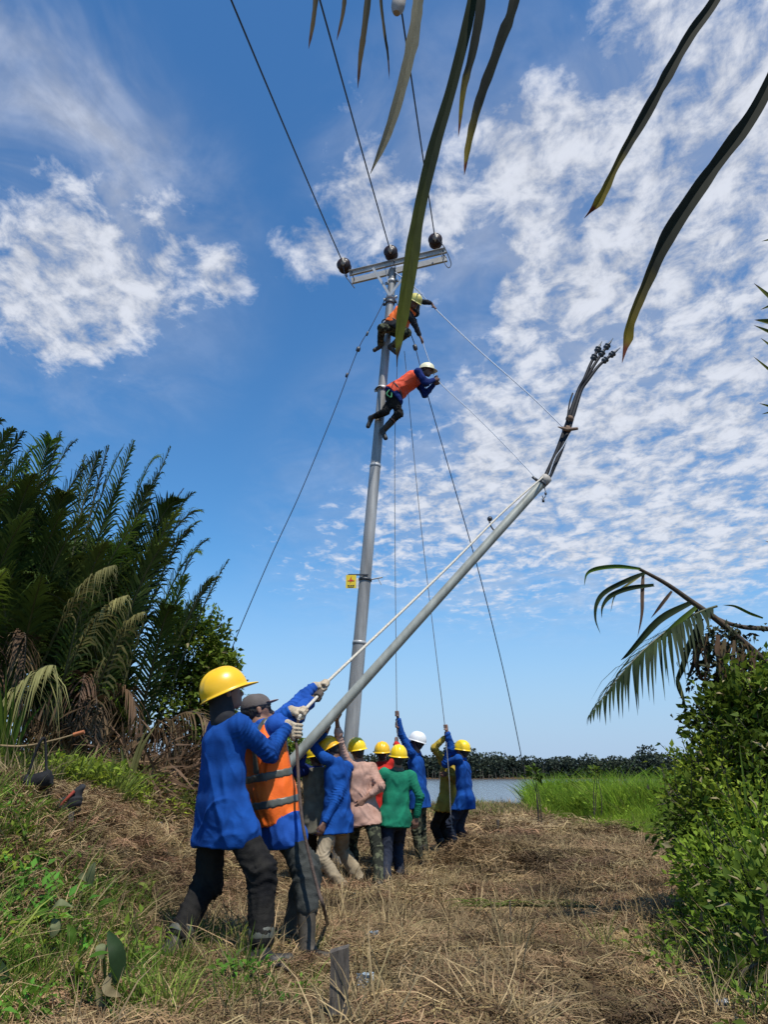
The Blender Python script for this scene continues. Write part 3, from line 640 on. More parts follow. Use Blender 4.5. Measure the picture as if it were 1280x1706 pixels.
for (u, v, Y, r) in ((597, 582, 11.0, .034), (578, 625, 11.05, .02), (612, 556, 11.0, .018)):
    b = MB(); b.lathe([(.0001, -.05), (r, -.035), (r * 1.1, 0), (r, .035), (.0001, .05)], P(u, v, Y), P(u, v, Y) - P(u + 25, v - 70, Y), 10); b.obj('guy_insulator' if r > .03 else 'wire_clamp', 'steel_dark', g)
g = cable('guy_wire', [POLE_AT(500) + [.09, -.02, 0], P(686, 560, 10.9), P(694, 585, 10.9), P(712, 655, 10.95), P(757, 810, 11.2), P(800, 960, 11.8), P(840, 1120, 13.), P(866, 1244, 14.5), P(876, 1300, 15.2)], .008, 'guy_steel', 'dark guy wire running from the pole top down to the right bank', 'guy wire', 60)
b = MB(); b.lathe([(.0001, -.06), (.034, -.045), (.04, 0), (.034, .045), (.0001, .06)], P(692, 579, 10.9), P(692, 579, 10.9) - P(686, 560, 10.9), 10); b.obj('guy_insulator', 'steel_dark', g)

# ------------------------------------------------------------------ soft bodies: smooth-union distance field -> surface nets
def surface(prims, vox, clips=(), shell=None):
    """prims: (a, b, ra, rb, k, side, ratio[, 'cut']) tapered capsules; side/ratio widen along a side axis"""
    lo = np.min([np.minimum(p[0], p[1]) - max(p[2], p[3]) * 1.7 / min(p[6], 1) ** 0 for p in prims], axis=0) - 3 * vox - .04
    hi = np.max([np.maximum(p[0], p[1]) + max(p[2], p[3]) * 1.7 for p in prims], axis=0) + 3 * vox + .04
    n = np.ceil((hi - lo) / vox).astype(int) + 1
    D = np.full(n, .5, dtype=np.float32); ax = [lo[i] + vox * np.arange(n[i]) for i in range(3)]
    for p in prims:
        a, b, ra, rb, k, side, ratio = p[:7]; m = max(ra, rb) / min(ratio, 1.) + k + 2 * vox
        l = np.minimum(a, b) - m; h = np.maximum(a, b) + m
        i0 = np.maximum(((l - lo) / vox).astype(int), 0); i1 = np.minimum(((h - lo) / vox).astype(int) + 2, n)
        sl = tuple(slice(i0[j], i1[j]) for j in range(3))
        X = (ax[0][sl[0]] - a[0])[:, None, None]; Y = (ax[1][sl[1]] - a[1])[None, :, None]; Z = (ax[2][sl[2]] - a[2])[None, None, :]
        ba = np.asarray(b) - a; bb = ba.dot(ba) + 1e-9
        t = np.clip((X * ba[0] + Y * ba[1] + Z * ba[2]) / bb, 0, 1).astype(np.float32)
        qx = X - t * ba[0]; qy = Y - t * ba[1]; qz = Z - t * ba[2]; q2 = qx * qx + qy * qy + qz * qz
        if ratio != 1.: s = qx * side[0] + qy * side[1] + qz * side[2]; q2 = np.maximum(q2 - s * s * (1 - ratio * ratio), 0)
        d = (np.sqrt(q2) - (ra + t * (rb - ra))).astype(np.float32); c = D[sl]
        if len(p) > 7: D[sl] = np.maximum(c, -d); continue
        if k > 0: hh = np.maximum(k - np.abs(c - d), 0) / k; D[sl] = np.minimum(c, d) - hh * hh * k * .25
        else: D[sl] = np.minimum(c, d)
    for (o, nn) in clips:
        o = np.asarray(o); pl = ((ax[0] - o[0]) * nn[0])[:, None, None] + ((ax[1] - o[1]) * nn[1])[None, :, None] + ((ax[2] - o[2]) * nn[2])[None, None, :]
        D = np.maximum(D, pl.astype(np.float32))
    ins = D < 0
    c8 = [ins[i:n[0] - 1 + i, j:n[1] - 1 + j, k:n[2] - 1 + k] for i in (0, 1) for j in (0, 1) for k in (0, 1)]
    any_ = c8[0].copy(); all_ = c8[0].copy()
    for c in c8[1:]: any_ |= c; all_ &= c
    act = any_ & ~all_; I = np.argwhere(act); cnt = len(I)
    off = np.array([(i, j, k) for i in (0, 1) for j in (0, 1) for k in (0, 1)])
    val = np.stack([D[I[:, 0] + o[0], I[:, 1] + o[1], I[:, 2] + o[2]] for o in off], 1)
    acc = np.zeros((cnt, 3)); num = np.zeros(cnt)
    for e0 in range(8):
        for bit in (1, 2, 4):
            if e0 & bit: continue
            e1 = e0 | bit; va, vb = val[:, e0], val[:, e1]; cr = (va < 0) != (vb < 0)
            t = np.where(cr, va / np.where(cr, va - vb, 1), 0); acc += np.where(cr[:, None], off[e0] + t[:, None] * (off[e1] - off[e0]), 0); num += cr
    V = lo + vox * (I + acc / num[:, None])
    idx = np.full(act.shape, -1, dtype=np.int64); idx[tuple(I.T)] = np.arange(cnt); Fs = []
    for a in range(3):
        b, c = (a + 1) % 3, (a + 2) % 3
        s0 = [slice(None)] * 3; s1 = [slice(None)] * 3; s0[a] = slice(0, -1); s1[a] = slice(1, None)
        E = np.argwhere(ins[tuple(s0)] != ins[tuple(s1)]); E = E[(E[:, b] > 0) & (E[:, c] > 0) & (E[:, b] < act.shape[b]) & (E[:, c] < act.shape[c])]
        eb = np.zeros(3, int); eb[b] = 1; ec = np.zeros(3, int); ec[c] = 1
        q = np.stack([idx[tuple((E - eb - ec).T)], idx[tuple((E - ec).T)], idx[tuple(E.T)], idx[tuple((E - eb).T)]], 1)
        fl = ~ins[tuple(E.T)]; q[fl] = q[fl][:, ::-1]; Fs.append(q[(q >= 0).all(1)])
    return V, np.concatenate(Fs)
def normals(V, F):
    fn = np.cross(V[F[:, 2]] - V[F[:, 0]], V[F[:, 3]] - V[F[:, 1]]); n = np.zeros_like(V)
    for i in range(4): np.add.at(n, F[:, i], fn)
    return n / (np.linalg.norm(n, axis=1)[:, None] + 1e-12)
def folds(V, F, amp, axis, seed, freq=9., mask=None):
    """cloth folds: ridged noise stretched along the axis"""
    ax = unit(axis); a = perp(ax); b = np.cross(ax, a); q = np.stack([V @ a, V @ b, (V @ ax) * .42], 1)
    warp = np.stack([wnoise(V, 5, seed + i) for i in range(3)], 1) * .05
    q2 = np.stack([V @ a * .8 + V @ ax * .6, V @ b, (V @ ax) * .45 - V @ a * .3], 1)
    r1 = np.clip(1 - np.abs(wnoise(q + warp, freq * .65, seed + 7)) * 2.4, 0, 1) ** 1.4; r2 = np.clip(1 - np.abs(wnoise(q2 + warp * 1.4, freq * 1.1, seed + 9)) * 2.4, 0, 1) ** 1.3; r3 = np.clip(1 - np.abs(wnoise(q + warp * 2, freq * 2.0, seed + 13)) * 2.2, 0, 1)
    d = amp * (r1 * 1.0 + r2 * .75 + r3 * .28 - .45 + .25 * wnoise(V, freq * .5, seed + 15))
    d = np.maximum(d, -.004)
    if mask is not None: d = d * mask
    return V + normals(V, F) * (d)[:, None]

def limb_folds(V, F, limbs, amp, seed, rad, wl=.062):
    """creases ringing a sleeve or leg, strongest at the joint and the cuff"""
    N_ = normals(V, F); D_ = np.zeros(len(V)); w1 = wnoise(V, 7, seed + 1); w2 = wnoise(V, 15, seed + 2)
    for a, m, b in limbs:
        for p, q, j0, j1 in ((a, m, .25, 1.), (m, b, 1., .8)):
            d = q - p; l = np.linalg.norm(d); s = (V - p) @ (d / l); r_ = np.linalg.norm(V - p - np.clip(s, 0, l)[:, None] * d / l, axis=1); inside = (r_ < rad * 1.25) & (s > -.02) & (s < l + .02)
            e = j0 * np.exp(-(s / .09) ** 2) + j1 * np.exp(-((s - l) / .09) ** 2) + .3
            sn = np.sin(2 * np.pi * s / wl + 4.2 * w1 + 1.6 * w2); D_ = np.where(inside, amp * e * np.maximum(1 - np.abs(sn) ** .8 * 1.4, -.2), D_)
    return V + N_ * D_[:, None]

# ------------------------------------------------------------------ people
def ik(a, t, l1, l2, hint):
    a = np.asarray(a, float); t = np.asarray(t, float); d = t - a; D = np.linalg.norm(d); u = d / D
    if D > (l1 + l2) * .995: f = D / (l1 + l2) / .995; l1 *= f; l2 *= f
    x = (l1 * l1 - l2 * l2 + D * D) / (2 * D); h = math.sqrt(max(l1 * l1 - x * x, 0)); w_ = np.asarray(hint, float) - u * u.dot(hint)
    return a + u * x + unit(w_) * h, D / (l1 + l2)
def hand_prims(O, wrist, axis, robj, S_, k=.006, fat=0., spread=1.0, mirror=1):
    """a gripping hand: palm, four unequal bent fingers closing round the axis, thumb from the side of the palm"""
    axis = unit(axis); u = wrist - O; u = unit(u - axis * axis.dot(u)); w_ = np.cross(axis, u); rf = (.0088 + fat) * S_; Rr = robj + rf * .95
    pr = []; sd = u; palm = O + u * (robj + .016 * S_)
    back = palm + unit(wrist - palm) * .035
    for i in range(4):                                              # metacarpal slabs
        o = axis * (i - 1.5) * .0205 * S_; pr.append((wrist + o * .5, palm + o - w_ * .012, (.017 + fat) * S_, (.0155 + fat) * S_, .010, sd, 1.))
    for i in range(4):
        ln = (.070, .080, .076, .060)[i] * S_; o = axis * (i - 1.5) * .0215 * S_; tot = min(3.5, ln / Rr + .5); ph = np.linspace(.25, tot, 5)
        pts = [O + o + Rr * (math.cos(p) * u + math.sin(p) * w_) for p in ph]
        pts = [palm + o] + pts
        for j in range(len(pts) - 1): pr.append((pts[j], pts[j + 1], rf * (1.08 - .05 * j), rf * (1.03 - .05 * j), k if j else .008, sd, 1.))
    tot = min(2.6, .055 * S_ / Rr + .35); ph = -np.linspace(.2, tot, 4); o = axis * -2.35 * .0205 * S_ * mirror
    pts = [wrist + (palm - wrist) * .45 + o * .7] + [O + o * (1 - .1 * j) + (Rr + .002) * (math.cos(p) * u + math.sin(p) * w_) for j, p in enumerate(ph)]
    for j in range(len(pts) - 1): pr.append((pts[j], pts[j + 1], rf * 1.25, rf * 1.1, .008, sd, 1.))
    return pr
def open_hand_prims(wrist, d, nrm, S_, curl=.5, fat=0., k=.004):
    """relaxed, slightly curled hand along d, palm facing nrm"""
    d = unit(d); nrm = unit(nrm - d * d.dot(nrm)); s = np.cross(d, nrm); pr = []; rf = (.0085 + fat) * S_
    for i in range(4):
        o = s * (i - 1.5) * .0205 * S_; kn = wrist + d * .085 * S_ * (1 - .04 * abs(i - 1.3)) + o; pr.append((wrist + o * .55, kn, (.015 + fat) * S_, (.0125 + fat) * S_, .010, s, 1.))
        ln = (.072, .08, .075, .058)[i] * S_; a = 0; p = kn
        for j, f in enumerate((.45, .3, .25)):
            a += curl * (.45 + .35 * j); q = p + (d * math.cos(a) + nrm * math.sin(a)) * ln * f; pr.append((p, q, rf * (1.05 - .1 * j), rf * (.97 - .1 * j), k, s, 1.)); p = q
    t0 = wrist + d * .028 - s * .024; t1 = t0 + d * .035 - s * .022 + nrm * .012; t2 = t1 + d * .032 - s * .004 + nrm * .016
    pr += [(t0, t1, rf * 1.5, rf * 1.15, .008, s, 1.), (t1, t2, rf * 1.1, rf * .95, k, s, 1.)]
    return pr
def helmet_mesh(c, up, fw, S_, brim=True):
    """hard hat: ridged shell, rim and front peak"""
    up = unit(up); fw = unit(fw - up * up.dot(fw)); s = np.cross(fw, up); V = []; F = []
    na, nr = 72, 16; a_, b_, h_ = .138 * S_, .114 * S_, .128 * S_
    prof = [(math.cos(t), math.sin(t)) for t in np.linspace(0, np.pi / 2 * .985, nr)]
    rings = []
    def ring(fr, z, out=0., peak=0.):
        th = np.linspace(0, 2 * np.pi, na, endpoint=False); ct, st = np.cos(th), np.sin(th)
        r1 = (a_ * fr + out); r2 = (b_ * fr + out); p = c + fw * ((r1 * ct)[:, None] + 0) + s * (r2 * st)[:, None]
        pk = np.clip(ct, 0, 1) ** 3 * peak; ridge = .008 * np.clip(1.6 - np.abs(st * fr * 6), 0, 1) + .0065 * np.clip(1.3 - np.abs(np.abs(st * fr) - .45) * 12, 0, 1)
        z_ = z + (ridge * S_ if 0 < z else 0) - pk * .32
        return p + fw * pk[:, None] + up * np.broadcast_to(z_, (na,))[:, None]
    for fr, z in prof[::-1]: rings.append(ring(fr ** .82, z * h_, 0.))
    rings.append(ring(1.0, -.010 * S_, .001)); rings.append(ring(1, -.014 * S_, .013 * S_, .048 * S_)); rings.append(ring(1, -.019 * S_, .014 * S_, .049 * S_)); rings.append(ring(1, -.018 * S_, -.004, .0)); rings.append(ring(.9, .03 * S_, -.006, 0))
    V = np.concatenate(rings); F = []
    for i in range(len(rings) - 1):
        for j in range(na): k = (j + 1) % na; F.append((i * na + j, i * na + k, (i + 1) * na + k, (i + 1) * na + j))
    V = np.vstack([V, c + up * (h_ + .004)]); T = [(j, len(V) - 1, (j + 1) % na) for j in range(na)]
    return mesh('helmet', V, [np.array(F), np.array(T)])
def person(label, sp):
    """sp: joints in metres; see calls below"""
    S_ = sp.get('h', 1.66) / 1.70; vox = sp.get('vox', .0095); pel, nk, hd = [np.asarray(sp[k], float) for k in ('pel', 'neck', 'head')]
    t = unit(nk - pel); f0 = unit(sp['face']); side = unit(np.cross(f0, t)); fr = unit(np.cross(t, side)); X = side
    root_loc = sp.get('root') if sp.get('root') is not None else (pel[0], pel[1], G(pel[0], pel[1]))
    root = empty('person', root_loc, label, 'person', sp.get('group'))
    L = {}
    for sg, nm in ((1, 'r'), (-1, 'l')):
        sh = nk - t * .045 * S_ + side * sg * .168 * S_; hip = pel + side * sg * .088 * S_
        a = sp['arm_' + nm]; W = np.asarray(a['w'], float); lift = unit(W - sh); sh = sh + lift * .035 * S_ * (1 + max(lift.dot(t), 0))
        el, ra_ = ik(sh, W, .275 * S_, .25 * S_, a.get('hint', -t)); L['sh' + nm], L['el' + nm], L['wr' + nm] = sh, el, W
        g = sp['leg_' + nm]; A = np.asarray(g['a'], float); kn, rl = ik(hip, A, .42 * S_, .40 * S_, g.get('hint', fr)); L['hip' + nm], L['kn' + nm], L['an' + nm] = hip, kn, A
        tf = unit(g.get('toe', fr * [1, 1, 0] + [0, 0, -.0])); L['toe' + nm] = A + tf * .15 * S_ + np.array([0, 0, -.045 * S_]) * g.get('td', 1); L['heel' + nm] = A - tf * .035 * S_ + np.array([0, 0, -.04 * S_])
        if ra_ > 1.03 or rl > 1.03: print('STRETCH', label[:40], nm, 'arm %.2f leg %.2f' % (ra_, rl))
    zz = [pix(L['an' + n]) for n in 'lr']; print('%-46s feet px %s' % (label[:46], [tuple(int(c) for c in z) for z in zz]))
    hu = unit(sp.get('head_up', hd - nk)); hf = unit(np.asarray(sp.get('look', f0), float)); hf = unit(hf - hu * hu.dot(hf)); hsd = np.cross(hf, hu)
    c = lambda a, b, ra, rb, k=.02, sd=X, q=1.: (np.asarray(a, float), np.asarray(b, float), ra * S_, rb * S_, k, sd, q)
    # --- body, one continuous surface
    hc = hd
    B = [c(hc - hf * .018 + hu * .022, hc + hf * .02 + hu * .022, .078, .074, .03, hsd, 1.04), c(hc - hu * .02 + hf * .02, hc - hu * .072 + hf * .048, .062, .040, .03),
         c(hc - hf * .02 - hu * .05, nk - t * .02, .052, .058, .025),
         c(hc + hf * .083 - hu * .002, hc + hf * .103 - hu * .030, .009, .0145, .012), c(hc + hf * .076 - hu * .052, hc + hf * .079 - hu * .052, .015, .015, .015, hsd, .5),
         c(hc + hf * .072 + hsd * .03 + hu * .018, hc + hf * .072 - hsd * .03 + hu * .018, .013, .013, .012)]
    for sg in (1, -1):
        B.append(c(hc + hsd * .079 * sg + hu * .012 - hf * .004, hc + hsd * .083 * sg - hu * .022 - hf * .002, .013, .010, .008, hf, .7))
    B += [c(pel - t * .01, pel + t * .12, .098, .090, .03, X, .70), c(pel + t * .20, nk - t * .14, .088, .102, .05, X, .66), c(L['shl'], L['shr'], .050, .050, .04), c(nk - t * .08, nk - t * .12, .06, .07, .05, X, .6)]
    for nm, sg in (('r', 1), ('l', -1)):
        sh, el, wr = L['sh' + nm], L['el' + nm], L['wr' + nm]; up_ = unit(wr - el)
        B += [c(sh, el, .047, .036, .03), c(el, el + (wr - el) * .35, .034, .035, .02), c(el + (wr - el) * .35, wr, .035, .024, .02)]
        a = sp['arm_' + nm]
        if 'grip' not in a or not a.get('glove'):
            B += (hand_prims(np.asarray(a['grip'], float), wr, a['axis'], a.get('r', .01), S_, mirror=a.get('mir', 1)) if 'grip' in a else open_hand_prims(wr, up_ + np.asarray(a.get('droop', (0, 0, -.3))), fr if sg > 0 else fr, S_))
        hip, kn, an = L['hip' + nm], L['kn' + nm], L['an' + nm]
        B += [c(hip, kn, .078, .052, .04), c(kn, kn + (an - kn) * .35, .052, .054, .02), c(kn + (an - kn) * .35, an, .054, .034, .02),
              c(L['heel' + nm] + [0, 0, .008], L['toe' + nm] + [0, 0, .006], .030, .026, .03), c(an, L['heel' + nm], .034, .032, .02)]
    V, F = surface(B, vox); link('body', mesh('body', V, F), root, sp.get('skin', 'skin'))
    seed = abs(hash_(label)) % 1000; FA = sp.get('fold', .0115); TW = sp.get('wide', 1.0)
    # --- eyes, hair
    for sg in (1, -1):
        e = MB(); e.lathe([(.0001, -.010), (.008, -.007), (.0105, 0), (.008, .007), (.0001, .010)], hc + hf * .074 * S_ + hsd * .031 * sg * S_ + hu * .004, hf, 8); e.obj('eye', 'eye', root)
    hp = [c(hc - hf * .026 + hu * .024, hc + hf * .004 + hu * .034, .085, .084, .03), c(hc - hf * .045 - hu * .01, hc - hf * .045 - hu * .055, .066, .052, .03)]
    V, F = surface(hp, .012, [(hc + hf * .050 * S_, hf)]); V = V + normals(V, F) * (.004 * wnoise(V, 60, seed))[:, None]; link('hair', mesh('hair', V, F), root, 'hair')
    # --- trousers
    tv = max(vox, .011); lo_ = sp.get('loose', 1.)
    T = [c(pel - t * .03, pel + t * .10, .112, .100, .03, X, .68)]; ax0 = unit(L['anr'] - L['hipr'])
    clips = []; tuck = sp.get('tuck', .86)
    for nm in 'rl':
        hip, kn, an = L['hip' + nm], L['kn' + nm], L['an' + nm]; e = kn + (an - kn) * tuck
        T += [c(hip, kn, .088, .069 * lo_, .045), c(kn, e, .068 * lo_, .058 * lo_, .03)]
    if sp.get('pockets'):
        for nm, g_ in (('r', 1), ('l', -1)):
            hip, kn = L['hip' + nm], L['kn' + nm]; q_ = hip + (kn - hip) * .68 + side * g_ * .055; T += [c(q_, q_ + (kn - hip) * .22, .052, .050, .008)]
            q_ = kn + fr * .03; T += [c(q_ - [0, 0, .05], q_ + [0, 0, .03], .058, .060, .01)]
    V, F = surface(T, tv); V = folds(V, F, .011, ax0, seed, 12.); V = limb_folds(V, F, [(L['hip' + n], L['kn' + n], L['an' + n]) for n in 'rl'], .0085, seed + 3, .11, .10); tr = link('trousers', mesh('trousers', V, F), root, sp.get('legs', 'trousers_black'))
    if sp.get('shin_band'):
        for nm in 'rl':
            kn, an = L['kn' + nm], L['an' + nm]; d = unit(an - kn); q = kn + (an - kn) * (tuck - .04); b = MB(); b.lathe([(.064 * lo_ * S_, -.028), (.0665 * lo_ * S_, -.02), (.0665 * lo_ * S_, .02), (.064 * lo_ * S_, .028)], q, d, 20); b.obj('reflective_band', 'reflective', tr)
    # --- boots
    bh = sp.get('boot_h', .45)
    if sp.get('boots', 'boot_black'):
        for nm in 'rl':
            kn, an = L['kn' + nm], L['an' + nm]; st = an + (kn - an) * bh; tf = unit(L['toe' + nm] - L['heel' + nm])
            bp_ = [c(st, an, .060 if bh > .3 else .048, .046, .02), c(an, L['heel' + nm] + [0, 0, .01], .045, .042, .02), c(L['heel' + nm] + [0, 0, .004], L['toe' + nm] + [0, 0, .004], .040, .038, .03, np.cross(tf, [0, 0, 1.]), .92)]
            dn = unit(np.cross(np.cross(tf, [0, 0, 1.]), tf)); so_ = an - dn * .088 * S_
            V, F = surface(bp_, .010, [(L['heel' + nm] - dn * .036 * S_, -dn), (st + unit(kn - an) * .01, unit(kn - an))]); V = folds(V, F, .004, an - kn, seed, 14.)
            link('boot', mesh('boot', V, F), root, sp.get('boots', 'boot_black'))
    # --- shirt
    le = sp.get('hem', .13); sl_ = sp.get('sleeve', .93)
    Sh = [c(pel - t * le, pel + t * .05, TW * .142, TW * .118, .03, X, .72), c(pel + t * .02, pel + t * .20, TW * .115, TW * .106, .05, X, .66), c(pel + t * .20, nk - t * .13, TW * .105, TW * .114, .05, X, .66), c(L['shl'], L['shr'], .060, .060, .045),
          c(L['hipl'], L['hipl'] + unit(L['knl'] - L['hipl']) * .17, .108, .116, .07), c(L['hipr'], L['hipr'] + unit(L['knr'] - L['hipr']) * .17, .108, .116, .07),
          c(nk - t * .06, nk - t * .01, .064, .060, .035)]
    for nm in 'rl':
        sh, el, wr = L['sh' + nm], L['el' + nm], L['wr' + nm]
        if sl_ > .5: Sh += [c(sh, el, TW * .064, TW * .054, .04), c(el, el + (wr - el) * (sl_ - .05), TW * .054, .044, .02)]
        else: Sh += [c(sh, sh + (el - sh) * (sl_ * 2), .070, .066, .04)]
    hemo = pel - t * le; hn = -t + unit(L['hipl'] - L['kn' + 'l']) * 0
    V, F = surface(Sh, sp.get('svox', max(vox, .0100)), [(hemo, -t)]); V = folds(V, F, FA, t, seed + 50, 12.); V = limb_folds(V, F, [(L['sh' + n], L['el' + n], L['wr' + n]) for n in 'rl'], .0062, seed, .075)
    st_ = link('shirt', mesh('shirt', V, F), root, sp.get('shirt', 'shirt_blue'))
    if not sp.get('neck_cloth'):
        b = MB(); b.lathe([(.070 * S_, -.022), (.082 * S_, -.012), (.078 * S_, .012), (.069 * S_, .024), (.060 * S_, .014)], nk - t * .012 * S_ + fr * .004, t, 22); b.obj('collar', sp.get('collar', sp.get('shirt', 'shirt_blue')), st_)
    # --- vest
    if sp.get('vest'):
        vb = sp.get('vest_hem', .02); hem = pel - t * vb
        Vp = [c(pel - t * vb * 1.1, pel + t * .10, .166, .148, .03, X, .72), c(pel + t * .05, nk - t * .13, .134, .138, .05, X, .68), c(L['shl'] * .82 + L['shr'] * .18, L['shr'] * .82 + L['shl'] * .18, .076, .076, .045)]
        if sp.get('sleeve_vest'): pass
        arms = [(L['sh' + n] + side * (.02 if n == 'r' else -.02) * S_, side * (1 if n == 'r' else -1)) for n in 'rl']
        cl_ = [(hem, -t), (nk - t * .005, t)]
        Vp += [c(L['sh' + n] + side * g_ * .045, L['sh' + n] + side * g_ * .30 - t * .03, .085, .12, 0) + ('cut',) for n, g_ in (('r', 1), ('l', -1))]
        V, F = surface(Vp, max(vox, .010), cl_); V0 = V; V = folds(V, F, FA * .85, t, seed + 50, 12.); vs_ = link('vest', mesh('vest', V, F), root, sp['vest'])
        if sp.get('bands'):
            Vb = [p if len(p) > 7 else (p[0], p[1], p[2] + .0035, p[3] + .0035) + p[4:] for p in Vp]
            for (z0, z1) in sp['bands']:
                q0 = pel + t * z0; q1 = pel + t * z1
                V, F = surface(Vb, max(vox, .010), cl_[2:] + [(q0, -t), (q1, t)]); V = folds(V, F, FA * .85, t, seed + 50, 12.); link('reflective_band', mesh('reflective_band', V, F), vs_, 'reflective')
            for sg in sp.get('straps', (1, -1)):
                o = side * sg * .095 * S_
                V, F = surface(Vb, max(vox, .010), cl_[2:] + [(pel + t * sp['bands'][-1][1], -t), (pel + o - side * .026, -side), (pel + o + side * .026, side), (nk + t * .03, t)]); V = folds(V, F, FA * .85, t, seed + 50, 12.); link('reflective_strap', mesh('reflective_strap', V, F), vs_, 'reflective')
    # --- gloves
    for nm in 'rl':
        a = sp['arm_' + nm]
        if a.get('glove'):
            wr, el = L['wr' + nm], L['el' + nm]; g_ = hand_prims(np.asarray(a['grip'], float), wr, a['axis'], a.get('r', .012), S_ * 1.08, k=.005, fat=.002, mirror=a.get('mir', 1)) + [c(wr + unit(el - wr) * .015, wr, .032, .030, .012)]
            V, F = surface(g_, .0048); V = V + normals(V, F) * (.0012 * wnoise(V, 90, 3))[:, None]; link('glove', mesh('glove', V, F), root, a['glove'])
    # --- head wear
    hat = sp.get('hat')
    hc2 = hc + hu * .022 * S_
    if hat: link('helmet', helmet_mesh(hc2 - hf * .004, unit(hu - hf * .12), hf, S_ * sp.get('hat_s', 1.0)), root, hat)
    if sp.get('neck_cloth'):
        V, F = surface([c(hc - hf * .035 - hu * .02, nk + t * .0, .075, .078, .03), c(hc - hf * .045 + hu * .02, hc + hf * .0 + hu * .02, .083, .08, .03)], .010, [(hc + hf * .045, hf)]); V = folds(V, F, .006, t, seed, 12.); link('head_cloth', mesh('head_cloth', V, F), root, sp['neck_cloth'])
    if sp.get('cap') is not None:
        V, F = surface([c(hc - hf * .02 + hu * .03, hc + hf * .012 + hu * .03, .095, .09, .03)], .007, [(hc + hu * .022, -hu)]); cp = link('cap', mesh('cap', V, F), root, 'cap_grey')
        b = MB(); th = np.linspace(-1.15, 1.15, 13); o = hc + hu * .035; pk = sp['cap']
        pf = unit(pk - hu * hu.dot(pk)); ps = np.cross(pf, hu); inn = [o + pf * math.cos(x) * .088 + ps * math.sin(x) * .085 for x in th]; out_ = [o + pf * (math.cos(x) * .085 + .075 * math.cos(x) ** .6) + ps * math.sin(x) * .088 + hu * .012 * math.cos(x) for x in th]
        V = np.array(inn + out_ + [x + hu * .004 for x in inn] + [x + hu * .004 for x in out_]); n_ = 13; F = []
        for i in range(n_ - 1): F += [(i, i + 1, n_ + i + 1, n_ + i), (2 * n_ + i, 3 * n_ + i, 3 * n_ + i + 1, 2 * n_ + i + 1), (n_ + i, n_ + i + 1, 3 * n_ + i + 1, 3 * n_ + i)]
        b.add(V, F); b.obj('cap_peak', 'cap_peak', cp)
    if sp.get('glasses'):
        b = MB()
        for sg in (1, -1):
            o = hc + hf * .088 * S_ + hsd * sg * .032 + hu * .006; b.lathe([(.0001, .003), (.022, .002), (.024, 0), (.022, -.003), (.0001, -.004)], o, hf + hsd * sg * .25, 12)
            b.tube([o + hsd * sg * .022, hc + hsd * sg * .083 + hu * .008 - hf * .01], .0028, 5)
        b.tube([hc + hf * .092 - hsd * .01 + hu * .008, hc + hf * .092 + hsd * .01 + hu * .008], .003, 5); b.obj('sunglasses', 'sign_black', root)
    root['_'] = 0; del root['_']
    return root, L
def hash_(s):
    h = 7
    for ch in s: h = (h * 131 + ord(ch)) % 1000003
    return h

# ------------------------------------------------------------------ the leaning pipe and the ropes the men hold: their lines first
PIPE_A = P(452, 1306, 8.9); PIPE_B = P(912, 796, 9.5)                       # butt (between the men) and top end
def pipe_at(u):
    """point on the pipe axis seen at image column u"""
    lo, hi = 0., 1.
    for _ in range(40):
        m = (lo + hi) / 2
        if pix(PIPE_A + (PIPE_B - PIPE_A) * m)[0] < u: lo = m
        else: hi = m
    return PIPE_A + (PIPE_B - PIPE_A) * lo
PIPE_D = unit(PIPE_B - PIPE_A); PIPE_R = .060
HAUL = [P(945, 716, 9.6), P(823, 868, 8.6), P(556, 1126, 5.95), P(541, 1141, 5.80), P(531, 1158, 5.73), P(504, 1187, 5.30), P(497, 1200, 5.25)]   # hauling rope down to the gloves
HAUL_D = unit(HAUL[3] - HAUL[5])
LINE1 = [P(664, 560, 10.9), P(658, 760, 10.93), P(661, 1172, 11.05)]
LINE2 = [P(674, 585, 10.9), P(700, 860, 11.0), P(741, 1205, 11.35)]
def rope_pt(line, v):
    for a, b in zip(line, line[1:]):
        va, vb = pix(a)[1], pix(b)[1]
        if min(va, vb) <= v <= max(va, vb): return a + (b - a) * (v - va) / (vb - va)
    return line[-1] + (line[-1] - line[-2]) * (v - pix(line[-1])[1]) / (pix(line[-1])[1] - pix(line[-2])[1])
def foot(u, Y, dz=.085):
    """ankle over the ground at image column u, distance Y"""
    x = (u - 640) / FPX * (Y * _c - .9 * _s); return np.array([x, Y, G(x, Y) + dz])
def wrist_for(O, frm, r, d=.075):
    O = np.asarray(O, float); u = unit(np.asarray(frm, float) - O); return O + u * (r + d)
